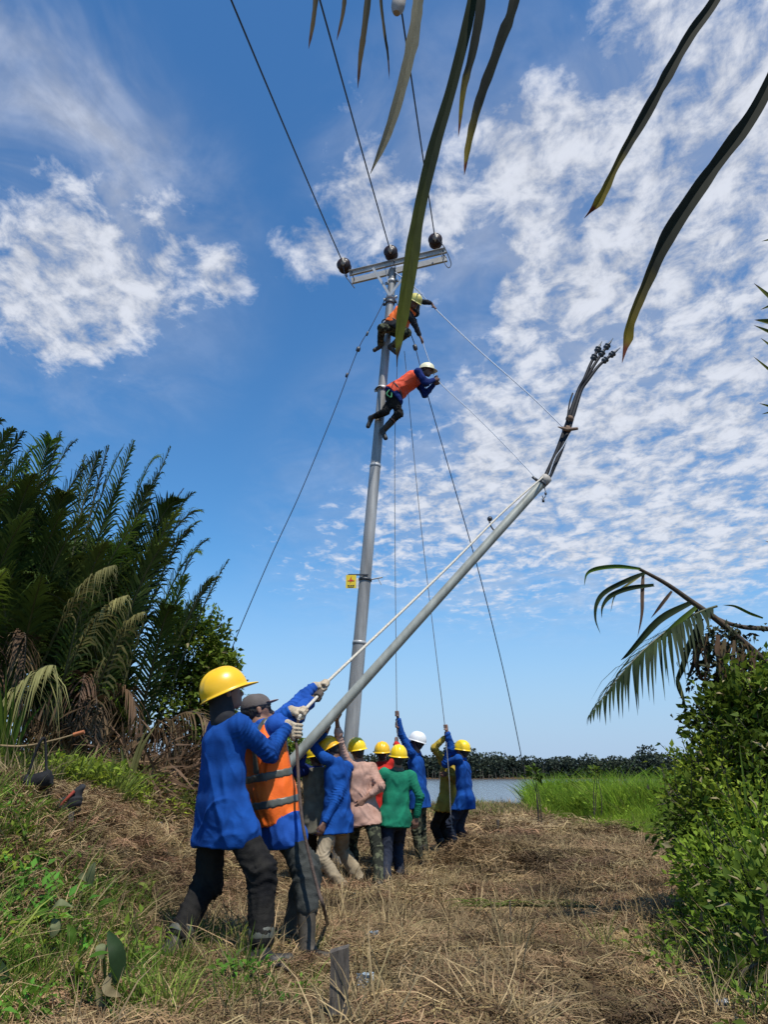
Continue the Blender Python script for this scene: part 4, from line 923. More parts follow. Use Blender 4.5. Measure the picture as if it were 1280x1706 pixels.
def crew():
    UPZ = np.array([0, 0, 1.])
    # --- the two men hauling in front
    Y = 5.0; f = np.array([.80, .60, 0]); nk = P(372, 1200, Y); pel = P(371, 1350, Y + .02); O1 = HAUL[5]; O2 = HAUL[6] + [0.0, -.02, -.07]
    person('man in blue shirt and yellow helmet hauling the rope, nearest of all, back to us', dict(
        h=1.74, vox=.009, pel=pel, neck=nk, head=P(376, 1156, Y + .02), face=f, look=(.85, .35, .05), head_up=(-.32, -.1, 1),
        arm_l=dict(w=O1 + np.array([-.075, -.04, .012]), hint=(-.1, .1, -1), grip=O1, axis=HAUL_D, glove='glove'),
        arm_r=dict(w=O2 + np.array([-.065, -.05, .035]), hint=(.1, -.2, -1), grip=O2, axis=(0.05, 0, 1), glove='glove'),
        leg_l=dict(a=foot(288, 4.92), hint=(.3, .8, 0), toe=(.75, .5, 0)), leg_r=dict(a=foot(436, 4.75), hint=(1, -.1, .1), toe=(.9, .2, 0)),
        shirt='shirt_blue', legs='trousers_black', boots='boot_black', wide=1.04, svox=.0075, pockets=True, shin_band=True, hat='helmet_yellow', hat_s=1.13, hem=.20, tuck=.80, boot_h=.36, neck_cloth='cloth_dark', loose=1.12))
    Y = 5.30; pel = P(457, 1355, Y); nk = P(436, 1209, Y - .02); O3 = HAUL[3]; O4 = HAUL[4]
    person('man in orange reflective vest and grey cap hauling the rope just behind the nearest man', dict(
        h=1.70, vox=.009, pel=pel, neck=nk, head=P(429, 1185, Y + .05), face=(.84, .52, 0), look=(.92, .3, .12), head_up=(-.25, 0, 1),
        arm_l=dict(w=O3 + np.array([-.072, -.05, -.012]), hint=(0, .1, -1), grip=O3, axis=HAUL_D, glove='glove'),
        arm_r=dict(w=O4 + np.array([-.06, -.06, -.04]), hint=(.2, -.3, -1), grip=O4, axis=HAUL_D, glove='glove_dark'),
        leg_l=dict(a=foot(480, 5.38), hint=(1, .2, 0), toe=(.7, .5, 0)), leg_r=dict(a=foot(512, 5.0), hint=(1, 0, .1), toe=(.7, -.5, 0)),
        shirt='shirt_blue_light', legs='jeans_grey', boots='boot_mud', boot_h=.72, tuck=.45, vest='vest_orange', vest_hem=.06, bands=[(.045, .095), (.215, .265)], cap=np.array([.5, .2, .55]), glasses=True, svox=.0085, hem=.20, loose=1.15))
    # --- the crowd under the pipe
    def grip_pipe(u, frm, under=True):
        O = pipe_at(u); return O
    def cm(label, Y, pel, nk, hd, face, al, ar, ll, lr, **k):
        d = dict(pel=P(*pel, Y), neck=P(*nk, Y), head=P(*hd, Y), face=np.array([*face, 0.]), arm_l=al, arm_r=ar, leg_l=ll, leg_r=lr, vox=.0105, root=None); d.update(k)
        if 'dl' in k: pass
        return person(label, d)
    # a: partly hidden, left under the pipe
    O = pipe_at(502); Y = 9.45; n = P(528, 1276, Y)
    cm('man in blue sleeves and lemon yellow helmet, half hidden, hands on the pipe butt', Y, (533, 1368), (530, 1278), (526, 1260), (-.25, .95),
       dict(w=wrist_for(O, n, PIPE_R, .05), hint=(-.5, 0, -1), grip=O, axis=PIPE_D, r=PIPE_R), dict(w=P(519, 1368, Y - .05), hint=(.5, -.5, -.3)),
       dict(a=foot(524, Y + .2)), dict(a=foot(545, Y + .4)), h=1.62, shirt='shirt_navy', legs='trousers_black', hat='helmet_lemon', skin='skin_dark', vest='shirt_khaki', vest_hem=.12, look=(-.6, .6, -.1))
    # b: blue shirt, khaki trousers
    O = pipe_at(541); Y = 9.2; n = P(558, 1275, Y)
    cm('man in blue shirt and khaki trousers with orange-yellow helmet, one hand up on the pipe', Y, (562, 1368), (562, 1268), (549, 1248), (-.6, .78),
       dict(w=wrist_for(O, P(550, 1240, Y), PIPE_R, .05), hint=(-1, .3, -.2), grip=O, axis=PIPE_D, r=PIPE_R), dict(w=P(540, 1372, Y - .22), hint=(.6, -.8, -.1)),
       dict(a=foot(572, Y - .35), toe=(-.1, -.2, 0)) if 0 else dict(a=foot(574, Y - .25), hint=(-.8, -.2, 0)), dict(a=foot(600, Y + .25)), h=1.66, shirt='shirt_blue', legs='trousers_khaki', boots='boot_mud', boot_h=.2, tuck=.93, hat='helmet_orange_yellow', look=(-.92, .25, -.15), skin='skin_dark', loose=1.12)
    # c: pink shirt, camouflage trousers
    O = pipe_at(560); Y = 9.45; n = P(596, 1270, Y)
    cm('man in pink shirt and camouflage trousers with yellow helmet, reaching up to the pipe', Y, (606, 1355), (599, 1272), (595, 1250), (-.45, .88),
       dict(w=wrist_for(O, P(566, 1240, Y - .1), PIPE_R, .05), hint=(-1, 0, -.6), grip=O, axis=PIPE_D, r=PIPE_R), dict(w=P(607, 1332, Y - .12), hint=(1, -.2, -.1)),
       dict(a=foot(592, Y + .3)), dict(a=foot(632, Y - .45), hint=(.3, .4, 0)), h=1.66, shirt='shirt_pink', legs='trousers_camo', hat='helmet_lemon', skin='skin', sleeve=.6, boots='boot_mud')
    # d: red, behind the green one
    Y = 10.6; O = rope_pt(LINE1, 1226)
    cm('man in red shirt and yellow helmet standing behind the man in green', Y, (640, 1345), (637, 1270), (637, 1254), (.1, .95),
       dict(w=P(632, 1345, Y), hint=(-.6, -.5, -.2)), dict(w=wrist_for(O, P(650, 1275, Y), .01, .07), hint=(.8, 0, -.6), grip=O, axis=(0, 0, 1), r=.01),
       dict(a=foot(632, Y)), dict(a=foot(650, Y)), h=1.62, shirt='shirt_red', legs='trousers_black', hat='helmet_yellow', vox=.012, skin='skin_dark')
    # e: green
    Y = 9.6
    cm('man in green long-sleeved shirt and black trousers walking away barefoot', Y, (658, 1362), (663, 1281), (664, 1261), (-.18, .98),
       dict(w=P(623, 1338, Y + .12), hint=(-1, -.3, -.2)), dict(w=P(694, 1362, Y - .02), hint=(.9, -.5, 0)),
       dict(a=foot(642, Y - .35), hint=(0, 1, 0)), dict(a=foot(666, Y + .15)), h=1.62, shirt='shirt_green', collar='shirt_khaki', legs='trousers_navy', boots=None, tuck=.9, hat='helmet_lemon', skin='skin', hem=.10, loose=1.1, look=(-.1, 1, -.1))
    # f: silver helmet
    Y = 11.3; O = rope_pt(LINE1, 1187); O2 = rope_pt(LINE1, 1204)
    cm('man in blue shirt and silver-white helmet pulling a line overhead with both hands', Y, (699, 1330), (692, 1256), (695, 1236), (-.85, .35),
       dict(w=wrist_for(O, P(672, 1235, Y), .01, .07), hint=(0, 0, -1), grip=O, axis=(0, 0, 1), r=.01), dict(w=wrist_for(O2, P(672, 1245, Y), .01, .07), hint=(0, -.2, -1), grip=O2, axis=(0, 0, 1), r=.01),
       dict(a=foot(700, Y - .1)), dict(a=foot(709, Y + .15)), h=1.64, shirt='shirt_navy' if 0 else 'shirt_blue', legs='trousers_camo', hat='helmet_white', skin='skin_dark', vox=.011)
    # g: yellow shirt, no helmet
    Y = 11.75; O = rope_pt(LINE2, 1222)
    cm('bareheaded man in yellow shirt holding the right-hand line behind a man in blue', Y, (747, 1338), (749, 1270), (751, 1256), (-.6, .6),
       dict(w=wrist_for(O, P(742, 1250, Y), .01, .07), hint=(-1, 0, -.4), grip=O, axis=(0, 0, 1), r=.01), dict(w=P(745, 1290, Y - .25), hint=(.4, -.4, -1)),
       dict(a=foot(740, Y)), dict(a=foot(753, Y + .1)), h=1.58, shirt='shirt_yellow', legs='trousers_black', skin='skin_dark', vox=.012, hem=.12)
    # h: blue, yellow helmet
    Y = 11.4; O = rope_pt(LINE2, 1211)
    cm('man in blue shirt and yellow helmet at the far right pulling the right-hand line', Y, (776, 1332), (770, 1264), (770, 1250), (-.85, .2),
       dict(w=wrist_for(rope_pt(LINE2, 1236), P(755, 1256, Y), .01, .07), hint=(0, 0, -1), grip=rope_pt(LINE2, 1236), axis=(0, 0, 1), r=.01), dict(w=wrist_for(O, P(755, 1246, Y), .01, .07), hint=(0, -.2, -1), grip=O, axis=(0, 0, 1), r=.01),
       dict(a=foot(760, Y)), dict(a=foot(786, Y + .1)), h=1.6, shirt='shirt_blue', legs='trousers_navy', hat='helmet_lemon', vox=.011, look=(-.7, .6, .1))
    # --- the two climbers
    Y = 10.78; t_ = None
    def toe_pt(u, v, Y): return P(u, v, Y)
    O = P(730, 634, Y + .0); lower, Lj = person('climber in red-orange vest and white helmet leaning off the pole, lower of the two', dict(
        h=1.62, vox=.011, pel=P(655, 657, Y - .02), neck=P(696, 625, Y), head=P(711, 618, Y - .02), face=(.55, -.12, -.75), look=(.95, -.35, -.25), head_up=(.25, 0, 1),
        arm_l=dict(w=P(724, 640, Y + .05), hint=(.2, 0, -1), grip=P(731, 636, Y + .03), axis=(.8, .25, -.9), r=.01), arm_r=dict(w=P(723, 633, Y - .05), hint=(.3, -.3, -1), grip=P(730, 630, Y - .0), axis=(.8, .25, -.9), r=.01),
        leg_l=dict(a=P(618, 697, 10.98), hint=(-.2, -.3, -.6), toe=(-.3, 0, -.9), td=.3), leg_r=dict(a=P(638, 718, 10.86), hint=(.9, -.3, -.3), toe=(.3, -.2, -.9), td=.3),
        shirt='shirt_navy', legs='trousers_black', hat='helmet_cream', vest='vest_red_orange', vest_hem=.04, skin='skin_dark', hem=.06, boot_h=.55, tuck=.6, root=P(656, 661, Y - .02)))
    Y = 10.82
    upper, Lu = person('climber in black sleeves and orange vest with faded yellow helmet near the pole top', dict(
        h=1.60, vox=.011, pel=P(658, 546, Y), neck=P(681, 512, Y - .1), head=P(691, 503, Y - .2), face=(.5, -.62, -.5), look=(.6, -.55, -.75), head_up=(.55, -.6, .75),
        arm_l=dict(w=P(719, 505, Y + .05), hint=(.1, 0, 1), grip=P(724, 513, Y + .05), axis=(.8, .2, -.75), r=.01), arm_r=dict(w=P(700, 560, Y - .1), hint=(.3, -.3, .2), grip=P(704, 569, Y - .08), axis=(.3, .0, -.9), r=.01),
        leg_l=dict(a=P(634, 575, 10.98), hint=(.1, -.9, .3), toe=(-.6, -.1, -.6), td=.3), leg_r=dict(a=P(652, 578, 10.84), hint=(.6, -.5, .2), toe=(.5, -.1, -.7), td=.3),
        shirt='shirt_black', legs='trousers_camo', hat='helmet_faded', vest='vest_orange', vest_hem=.0, skin='skin_dark', hem=.06, boot_h=.45, root=P(658, 546, Y)))
    # safety straps round the pole
    for L_, rt, vv in ((Lj, lower, 653), (Lu, upper, 541)):
        c0 = POLE_AT(vv); b = MB(); th = np.linspace(0, 2 * np.pi, 20)
        hip = (L_['hipl'] + L_['hipr']) / 2; d = unit((hip - c0) * [1, 1, 0]); e = np.array([-d[1], d[0], 0]); r_ = .105
        pts = [hip + e * .12 + [0, 0, .04]] + [c0 + [0, 0, .05] + r_ * (math.cos(a) * d + math.sin(a) * e) for a in np.linspace(.9, 2 * np.pi - .9, 14)] + [hip - e * .12 + [0, 0, .04]]
        b.tube(pts, .013, 6); b.obj('safety_strap', 'harness', rt)
        t2 = unit(L_['shl'] + L_['shr'] - 2 * hip); s_ = unit(L_['hipr'] - L_['hipl']); f2 = np.cross(s_, t2); b = MB()
        pts = [hip + t2 * .07 + s_ * math.cos(a) * .205 + f2 * math.sin(a) * .15 for a in np.linspace(0, 2 * np.pi, 24)]
        b.tube(pts, .016, 6, False); b.obj('tool_belt', 'harness', rt)
    b = MB(); h0 = Lj['hipr'] + [-.05, -.10, -.02]; b.tube(spline([h0, h0 + [-.05, -.03, -.10], h0 + [.02, -.03, -.16], h0 + [.03, 0, -.05]], 14), .011, 6); b.obj('lanyard', 'harness_green', lower)
crew()

# ------------------------------------------------------------------ leaning pipe with its cable tails
def pipe():
    L_ = np.linalg.norm(PIPE_B - PIPE_A)
    root = empty('riser_pipe', PIPE_A, 'long grey steel riser pipe with black cable tails, tilted up by the crew', 'pipe')
    b = MB(); b.tube([PIPE_A, PIPE_A + PIPE_D * L_ * .5, PIPE_B], PIPE_R, 26); b.obj('pipe_tube', 'pipe_paint', root)
    b = MB(); b.lathe([(PIPE_R, -.10), (PIPE_R + .014, -.085), (PIPE_R + .014, .0), (PIPE_R - .012, .012), (PIPE_R - .015, -.02)], PIPE_B, PIPE_D, 24); b.obj('end_collar', 'cement', root)
    q = PIPE_B - PIPE_D * .13; b = MB(); b.lathe([(PIPE_R, -.02), (PIPE_R + .012, -.018), (PIPE_R + .012, .018), (PIPE_R, .02)], q, PIPE_D, 22); s = unit(np.cross(PIPE_D, [0, 1, 0])); s = s if s[0] < 0 else -s
    b.box(q + s * (PIPE_R + .05), (.10, .02, .035), np.stack([s, [0, 1, 0], np.cross(s, [0, 1, 0])], 1)); b.obj('pipe_clamp', 'steel_dark', root)
    b = MB(); b.tube(spline([q + [.02, -.06, -.05], q + [.03, -.07, -.18], q + [.0, -.07, -.24], q + [-.02, -.07, -.20]], 16), .006, 5); b.box(q + [-.01, -.07, -.27], (.03, .02, .05)); b.box(q + [.03, -.07, -.17], (.028, .018, .03)); b.obj('wire_tail', 'steel_dark', root)
    # hook half way up, carrying the rope
    m = pipe_at(829) ; b = MB(); n_ = s; b.tube(spline([m + n_ * PIPE_R, m + n_ * (PIPE_R + .05) + [-.0, 0, .03], m + n_ * (PIPE_R + .07) + [0, 0, .09], m + n_ * (PIPE_R + .05) + [0.01, 0, .13]], 14), .011, 6)
    b.lathe([(.0001, -.03), (.032, -.02), (.036, 0), (.032, .02), (.0001, .03)], m + n_ * (PIPE_R + .06) + [0, 0, .12], (0, 1, 0), 12); b.obj('hook', 'steel_dark', root)
    # cable tails
    r0 = np.random.default_rng(3); dep = 9.62
    mids = [(913, 794), (921, 777), (930, 757), (938, 736), (946, 714), (953, 692), (960, 670), (968, 648)]
    ends = [[(974, 632), (984, 608), (994, 588), (999, 578)], [(979, 629), (992, 606), (1007, 584), (1016, 572)], [(982, 631), (998, 610), (1016, 594), (1026, 586)]]
    tw = [(-.032, .0), (.018, .026), (.024, -.026)]
    for k in range(3):
        pts = [P(912, 796, 9.5) - PIPE_D * .1] + [P(u, v, dep + .03 * i) + np.array([tw[k][0], tw[k][1], -tw[k][0] * .4]) * (.8 if i < 5 else .65) for i, (u, v) in enumerate(mids)]
        pts += [P(u, v, 9.80 + .02 * i) for i, (u, v) in enumerate(ends[k])]
        sp_ = spline(pts, 60); b = MB(); rr = np.where(np.arange(60) < 30, .031, np.interp(np.arange(60), [30, 38, 58, 59], [.034, .026, .021, .012])); b.tube(sp_, rr, 10); cb = b.obj('cable_tail', 'cable_black', root)
        d = unit(sp_[-1] - sp_[-8]); tip = sp_[-1]
        for o in (-.07, -.12, -.24, -.29):
            if k == 0: o += .02
            b = MB(); b.lathe([(.02, -.014), (.047, .012), (.05, .018), (.02, .026)], tip + d * o, d, 16); b.obj('rain_shed', 'cable_shed', cb)
        b = MB(); b.lathe([(.02, -.02), (.014, .05), (.008, .06), (.006, .12), (.0001, .125)], tip, d, 10); b.obj('cable_lug', 'steel_dark', cb)
    for (u, v, r, h_) in ((945, 716, .062, .05), (950, 698, .056, .04)):
        V = MB(); c = P(u, v, dep + .1); ax = unit(P(955, 690, dep) - P(940, 730, dep)); V.lathe([(r - .018, -h_), (r, -h_ * .6), (r * 1.08, 0), (r, h_ * .6), (r - .018, h_)], c, ax, 18); V.obj('tape_wrap', 'tape_brown', root)
    b = MB(); b.tube([P(930, 711, dep), P(945, 716, dep + .0), P(963, 714, dep + .02)], [.006, .03, .022], 8); b.obj('rag_knot', 'tape_brown', root)
    b = MB(); b.tube(spline([P(955, 655, dep + .1), P(950, 670, dep + .05), P(946, 695, dep)], 10), .012, 6); b.obj('spare_lead', 'cable_black', root)
    b = MB(); b.tube(spline([P(950, 724, dep - .06), P(938, 745, dep - .07), P(926, 762, dep - .07), P(915, 792, dep - .08)], 14), .008, 6); b.obj('tie_line', 'rope_light', root)
pipe()
cable('rope', [P(912, 796, 9.42), HAUL[1] + (HAUL[0] - HAUL[1]) * .52, HAUL[1]][:0] + [P(905, 795, 9.42), P(862, 832, 9.0), HAUL[1], HAUL[1] + (HAUL[2] - HAUL[1]) * .35 + [0, 0, -.02], HAUL[1] + (HAUL[2] - HAUL[1]) * .7 + [0, 0, -.015], HAUL[2], HAUL[3], HAUL[4], HAUL[5], HAUL[6]], .0125, 'rope_white', 'pale hauling rope from the pipe top down to the two men in front', 'rope', 90)
h6 = HAUL[6]; gr = gp(541, 1512)
cable('rope', [h6, h6 + [-.01, -.02, -.12], P(495, 1250, 5.2), P(498, 1310, 5.1), P(504, 1370, 5.0), P(514, 1420, 4.95), P(528, 1475, 4.9), P(540, 1515, 4.88), gp(546, 1545)], .0115, 'rope_brown', 'slack muddy end of rope hanging from the gloves to the ground', 'rope', 70)
cable('rope', [POLE_AT(460) + [.05, -.1, 0], P(688, 476, 10.8), P(724, 513, 10.87), P(800, 585, 10.5), P(880, 655, 10.05), P(938, 711, 9.66)], .009, 'rope_light', 'light rope from the pole top through the upper climber to the cable tails', 'rope', 50)
cable('rope', [P(700, 560, 10.74), P(704, 569, 10.74), P(716, 603, 10.75), P(731, 635, 10.8), P(790, 690, 10.4), P(850, 750, 9.9), P(893, 796, 9.48)], .007, 'rope_light', 'thin rope from the lower climber to the top of the leaning pipe', 'rope', 50)
cable('rope', LINE1 + [P(662, 1215, 11.05), P(664, 1262, 11.0), P(668, 1330, 11.0)], .006, 'rope_grey', 'thin line hanging beside the pole to the man in the silver-white helmet', 'rope', 40)
cable('rope', LINE2 + [P(744, 1240, 11.3), P(749, 1300, 11.15), P(751, 1350, 11.1), P(754, 1385, 11.1)], .006, 'rope_grey', 'thin line hanging from the pole to the pair at the far right', 'rope', 40)

# ------------------------------------------------------------------ palms
FR = [0]
def frond_mesh(b, c, t, leaf=.75, n=58, w=.042, start=.16, droop=.28, up=.22, seed=0, dead=0., thin=1., rach=.022, tintb=0.):
    """rachis and leaflets along a quadratic curve b-c-t; returns (rachis mesh, leaflet verts/faces/tint)"""
    r = np.random.default_rng(seed); b, c, t = [np.asarray(x, float) for x in (b, c, t)]
    rp = bez(b, c, t, 18); rm = MB(); rm.tube(rp, np.linspace(rach, rach * .18, 18), 6)
    s = np.linspace(start, .995, n)[:, None]; p = (1 - s) ** 2 * b + 2 * s * (1 - s) * c + s * s * t; d = 2 * (1 - s) * (c - b) + 2 * s * (t - c); d /= np.linalg.norm(d, axis=1)[:, None]
    side0 = np.cross(d, [0, 0, 1.]); roll = r.normal(0, .25); Bs = []; Ts = []; Cs = []; Ns = []; tn = []; Ws = []
    side0 /= np.linalg.norm(side0, axis=1)[:, None] + 1e-6; upv = np.cross(side0, d)
    sd = side0 * math.cos(roll) + upv * math.sin(roll); upv = np.cross(sd, d)
    prof = (np.sin(np.clip((s - start) / (1 - start), 0, 1) ** .75 * np.pi * .86 + .30)).clip(.15, 1) * leaf
    for sg in (1, -1):
        fw = .85 + .55 * s + r.normal(0, .07, (n, 1)); v = sd * sg * (1 - .25 * s) + d * fw + upv * (up + r.normal(0, .10, (n, 1))); v /= np.linalg.norm(v, axis=1)[:, None]
        Lf = prof * r.uniform(.85, 1.1, (n, 1)); keep = r.uniform(0, 1, n) < thin
        dr = droop * r.uniform(.5, 1.5, (n, 1)) + dead * r.uniform(.2, 1.3, (n, 1)); tip = p + v * Lf * (1 - .25 * np.minimum(dr, 1)) + [0, 0, -1] * Lf * dr; ct = p + v * Lf * .55 + [0, 0, .03]
        Bs.append(p[keep]); Ts.append(tip[keep]); Cs.append(ct[keep]); Ns.append((upv + sd * sg * .3 + r.normal(0, .12, (n, 3)))[keep]); Ws.append((w * (1.1 - .45 * s[:, 0]) * r.uniform(.8, 1.2, n))[keep]); tn.append(np.clip(r.uniform(0, .45, n) + tintb, 0, 1)[keep])
    V, F = blades(np.concatenate(Bs), np.concatenate(Ts), np.concatenate(Cs), np.concatenate(Ws), 3, np.concatenate(Ns))
    return rm, V, F, np.repeat(np.concatenate(tn), 8)
def frond(parent, b, c, t, mat='palm_leaf', name='frond', **k):
    FR[0] += 1; k.setdefault('seed', FR[0]); rm, V, F, tn = frond_mesh(b, c, t, **k)
    dead = 'dead' in mat; ro = rm.obj(name, 'rachis_dead' if dead else 'rachis', parent)
    me = mesh('leaflets', V, F, True, tn); lo = link('leaflets', me, ro, mat); lo['kind'] = 'stuff'
    return ro
BD = [.6]
def nipa(base, label, heroes, nfill, seed, reach=(2.6, 4.2), az=(0, 6.283), ndead=4, young=2):
    r = np.random.default_rng(seed); bx, by = base; bz = G(bx, by) - .05
    root = empty('nipa_palm', (bx, by, bz), label, 'palm', 'nipa palms in the thicket on the left bank'); b0 = np.array([bx, by, bz])
    for h in heroes:
        u, v, Y = h[:3]; mt = h[3] if len(h) > 3 else 'palm_leaf'; t = P(u, v, Y); k = dict(leaf=.66, w=.038, n=46, droop=.40, bend=BD[0]); k.update(h[4] if len(h) > 4 else {})
        hgt = t[2] - bz; k['bend'] = k['bend'] if len(h) > 4 and 'bend' in h[4] else float(np.clip(k['bend'] + r.normal(0, .12), .3, .8)); k.setdefault('lift', 1.0 + r.normal(0, .07))
        if mt == PL: k.update(up=-.25, droop=.95, n=30, w=.04)
        bend = k.pop('bend'); lift = k.pop('lift', 1.02); o = b0 + [r.normal(0, .15), r.normal(0, .15), 0]
        c = np.array([o[0] + (t[0] - o[0]) * (1 - bend) , o[1] + (t[1] - o[1]) * (1 - bend), bz + hgt * lift * .85 + .25]); frond(root, o, c, t, mt, **k)
    for i in range(nfill):
        a = r.uniform(*az); R_ = r.uniform(.5, 2.0); H = r.uniform(*reach); o = b0 + [r.normal(0, .2), r.normal(0, .2), 0]
        t = b0 + [R_ * math.cos(a), R_ * math.sin(a), H * r.uniform(.75, 1)]; c = o + np.array([math.cos(a) * R_ * .15, math.sin(a) * R_ * .15, H * .95])
        frond(root, o, c, t, 'palm_leaf' if r.uniform() > .18 else 'palm_leaf_young', leaf=r.uniform(.55, .8), w=.042)
    for i in range(young):
        a = r.uniform(*az); t = b0 + [.5 * math.cos(a), .5 * math.sin(a), r.uniform(1.3, 2.2)]; frond(root, b0, b0 + [0, 0, 1.4], t, 'palm_leaf_young', leaf=.5, n=34)
    for i in range(ndead):
        a = r.uniform(-2.9, -.2) if i % 3 else r.uniform(0, 6.28); R_ = r.uniform(.6, 1.5); H = r.uniform(.8, 2.2); t = b0 + [R_ * math.cos(a), R_ * math.sin(a), H * .35]; c = b0 + [R_ * .7 * math.cos(a), R_ * .7 * math.sin(a), H * 1.5]
        frond(root, b0, c, t, 'palm_leaf_dead', dead=.7, leaf=.5, n=34, w=.03, thin=.8)
    return root
PL = 'palm_leaf_pale'; PY = 'palm_leaf_young'; PD = 'palm_leaf_dead'
nipa((-6.1, 9.0), 'nipa palm at the far left edge, its fronds cut off by the picture edge', [(-60, 640, 8.4), (0, 700, 8.8), (-20, 760, 8.2), (25, 800, 8.0), (-10, 860, 7.8, PY), (20, 715, 8.6), (45, 760, 8.6, PY)], 10, 1, ndead=5)
nipa((-5.5, 9.4), 'tall nipa palm with upright fronds, second from the left edge', [(38, 722, 9.0), (62, 745, 9.4), (20, 740, 9.6), (50, 850, 8.0), (75, 800, 8.6), (10, 950, 7.6, PY), (88, 1108, 7.2, PL, dict(bend=.25, lift=1.02, droop=.55, leaf=.62, start=.45))], 9, 2)
nipa((-4.9, 9.5), 'nipa palm with broad upright fronds and one pale arching frond in front', [(100, 722, 9.3), (125, 735, 9.6), (85, 738, 9.2, PY), (150, 770, 9.6), (105, 850, 8.2), (190, 942, 8.0, PL, dict(bend=.55, lift=1.15, droop=.6, leaf=.45, start=.5)), (70, 960, 7.8), (140, 860, 8.4)], 10, 3)
nipa((-4.4, 9.9), 'nipa palm in the middle of the thicket with pointed yellow-green upper fronds', [(222, 737, 9.8, PY, dict(leaf=.62, bend=.45, lift=.85)), (205, 745, 10), (180, 745, 9.8), (165, 755, 9.6), (200, 800, 9), (212, 992, 8.2, PL, dict(bend=.5, lift=1.12, droop=.5, leaf=.5, start=.45)), (175, 905, 8.6), (238, 860, 9, PY)], 10, 4)
nipa((-3.95, 10.1), 'nipa palm with long dark fronds reaching right above the thicket', [(283, 747, 10, 'palm_leaf', dict(bend=.45, lift=.8)), (262, 762, 10.2, PY), (322, 822, 10, 'palm_leaf', dict(leaf=.42, droop=.15)), (305, 815, 10.2, PD, dict(leaf=.3, bend=.4)), (262, 790, 9.8), (330, 870, 9.8), (300, 850, 9.6, PY), (250, 810, 9.6), (280, 900, 9.2), (240, 1020, 8.8, PL, dict(leaf=.4, bend=.5, lift=1.1, droop=.5))], 9, 5)
BD[0] = .42
nipa((-3.5, 10.4), 'rightmost nipa palm, a low purplish frond stretched out beside the small tree', [(332, 852, 10.2), (380, 934, 10.4, 'palm_leaf', dict(leaf=.45, bend=.4, lift=.85)), (345, 900, 10.2), (350, 965, 10), (366, 962, 10.2, 'palm_leaf', dict(leaf=.35, bend=.5)), (330, 920, 10.2, PY), (315, 885, 10), (310, 960, 9.8, PY), (285, 1010, 9.4)], 6, 6, reach=(1.6, 2.8), az=(1.6, 4.4), ndead=9)
nipa((-5.9, 10.6), 'nipa palm standing behind the others at the far left', [(-10, 735, 10), (45, 770, 10)], 10, 7, ndead=2)
nipa((-4.5, 11.0), 'nipa palm standing behind the middle of the thicket', [(140, 760, 10.8), (75, 760, 10.8)], 12, 8, ndead=2)

# ------------------------------------------------------------------ broadleaf shrubs
def shrub(name, label, cat, base, crowns, mats, stems=6, seed=0, group=None, up=.45, wr=.55):
    """crowns: (centre, radii, count, leaf length, material)"""
    r = np.random.default_rng(seed); root = empty(name, base, label, cat, group); base = np.asarray(base, float)
    by = {}
    for (c, rad, n, ls, mt) in crowns:
        c = np.asarray(c, float); rad = np.asarray(rad, float)
        nc = max(6, n // 28); cd_ = r.normal(size=(nc, 3)); cd_ /= np.linalg.norm(cd_, axis=1)[:, None]; cc_ = cd_ * (r.uniform(.25, 1.0, (nc, 1)) ** .5)
        k = r.integers(0, nc, n); q = cc_[k] + r.normal(0, .17, (n, 3)); p = c + q * rad; d = q / (np.linalg.norm(q, axis=1)[:, None] + .01) + r.normal(0, .55, (n, 3)) + [0, 0, .1]; nn = np.array([0, 0, 1.]) * up * 2 + r.normal(0, .6, (n, 3)) + q * .3
        L_ = ls * r.uniform(.45, 1.45, n)
        dk = (r.uniform(0, 1, n) < .055) if wr > .3 else np.zeros(n, bool)
        if dk.any(): V, F = leaves(p[dk], d[dk], nn[dk], L_[dk] * 1.2, L_[dk] * .5, .2); by.setdefault('dead_leaf', []).append((V, F, np.repeat(r.uniform(0, .6, dk.sum()), 5)))
        V, F = leaves(p, d, nn, L_, L_ * wr, .15); by.setdefault(mt, []).append((V, F, np.repeat(np.clip(r.uniform(0, .7, nc)[k] * .6 + r.uniform(0, .4, n), 0, 1), 5)))
        sb = MB()
        for j in range(stems):
            e = c + cd_[j % nc] * rad * .8; m = (base + e) / 2 + r.normal(0, .06, 3); sb.tube(spline([base + r.normal(0, .06, 3) * [1, 1, 0], m, e], 8), np.linspace(.016, .005, 8), 5, False)
        for j in range(max(3, n // 160)):                                        # loose sprigs breaking the outline
            dd = r.normal(size=3); dd[2] = abs(dd[2]) + .1; dd /= np.linalg.norm(dd); a0 = c + dd * rad * .85; ln = r.uniform(.10, .26) * min(1, rad[2] * 3); e = a0 + (dd * .6 + np.array([r.normal(0, .3), r.normal(0, .3), .7])) * ln
            sb.tube(spline([c + dd * rad * .4, a0, e], 7), np.linspace(.005, .002, 7), 4, False); m_ = int(ln * 70); tt = r.uniform(0, 1, m_)[:, None]; p = a0 + (e - a0) * tt; d = r.normal(0, .8, (m_, 3)) + (e - a0) * 3; L_ = ls * r.uniform(.5, 1.1, m_)
            V, F = leaves(p, d, r.normal(0, .6, (m_, 3)) + [0, 0, 1], L_, L_ * wr, .15); by[mt].append((V, F, np.repeat(r.uniform(.2, 1, m_), 5)))
        sb.obj('stem', 'bark', root)['kind'] = 'stuff'
    for mt, lst in by.items():
        off = 0; VV = []; FF = []; TT = []
        for V, F, T in lst: VV.append(V); FF.append(F + off); TT.append(T); off += len(V)
        o = link('foliage', mesh('foliage', np.concatenate(VV), np.concatenate(FF), True, np.concatenate(TT)), root, mt); o['kind'] = 'stuff'
    return root
def Pc(u, v, Y): return P(u, v, Y)
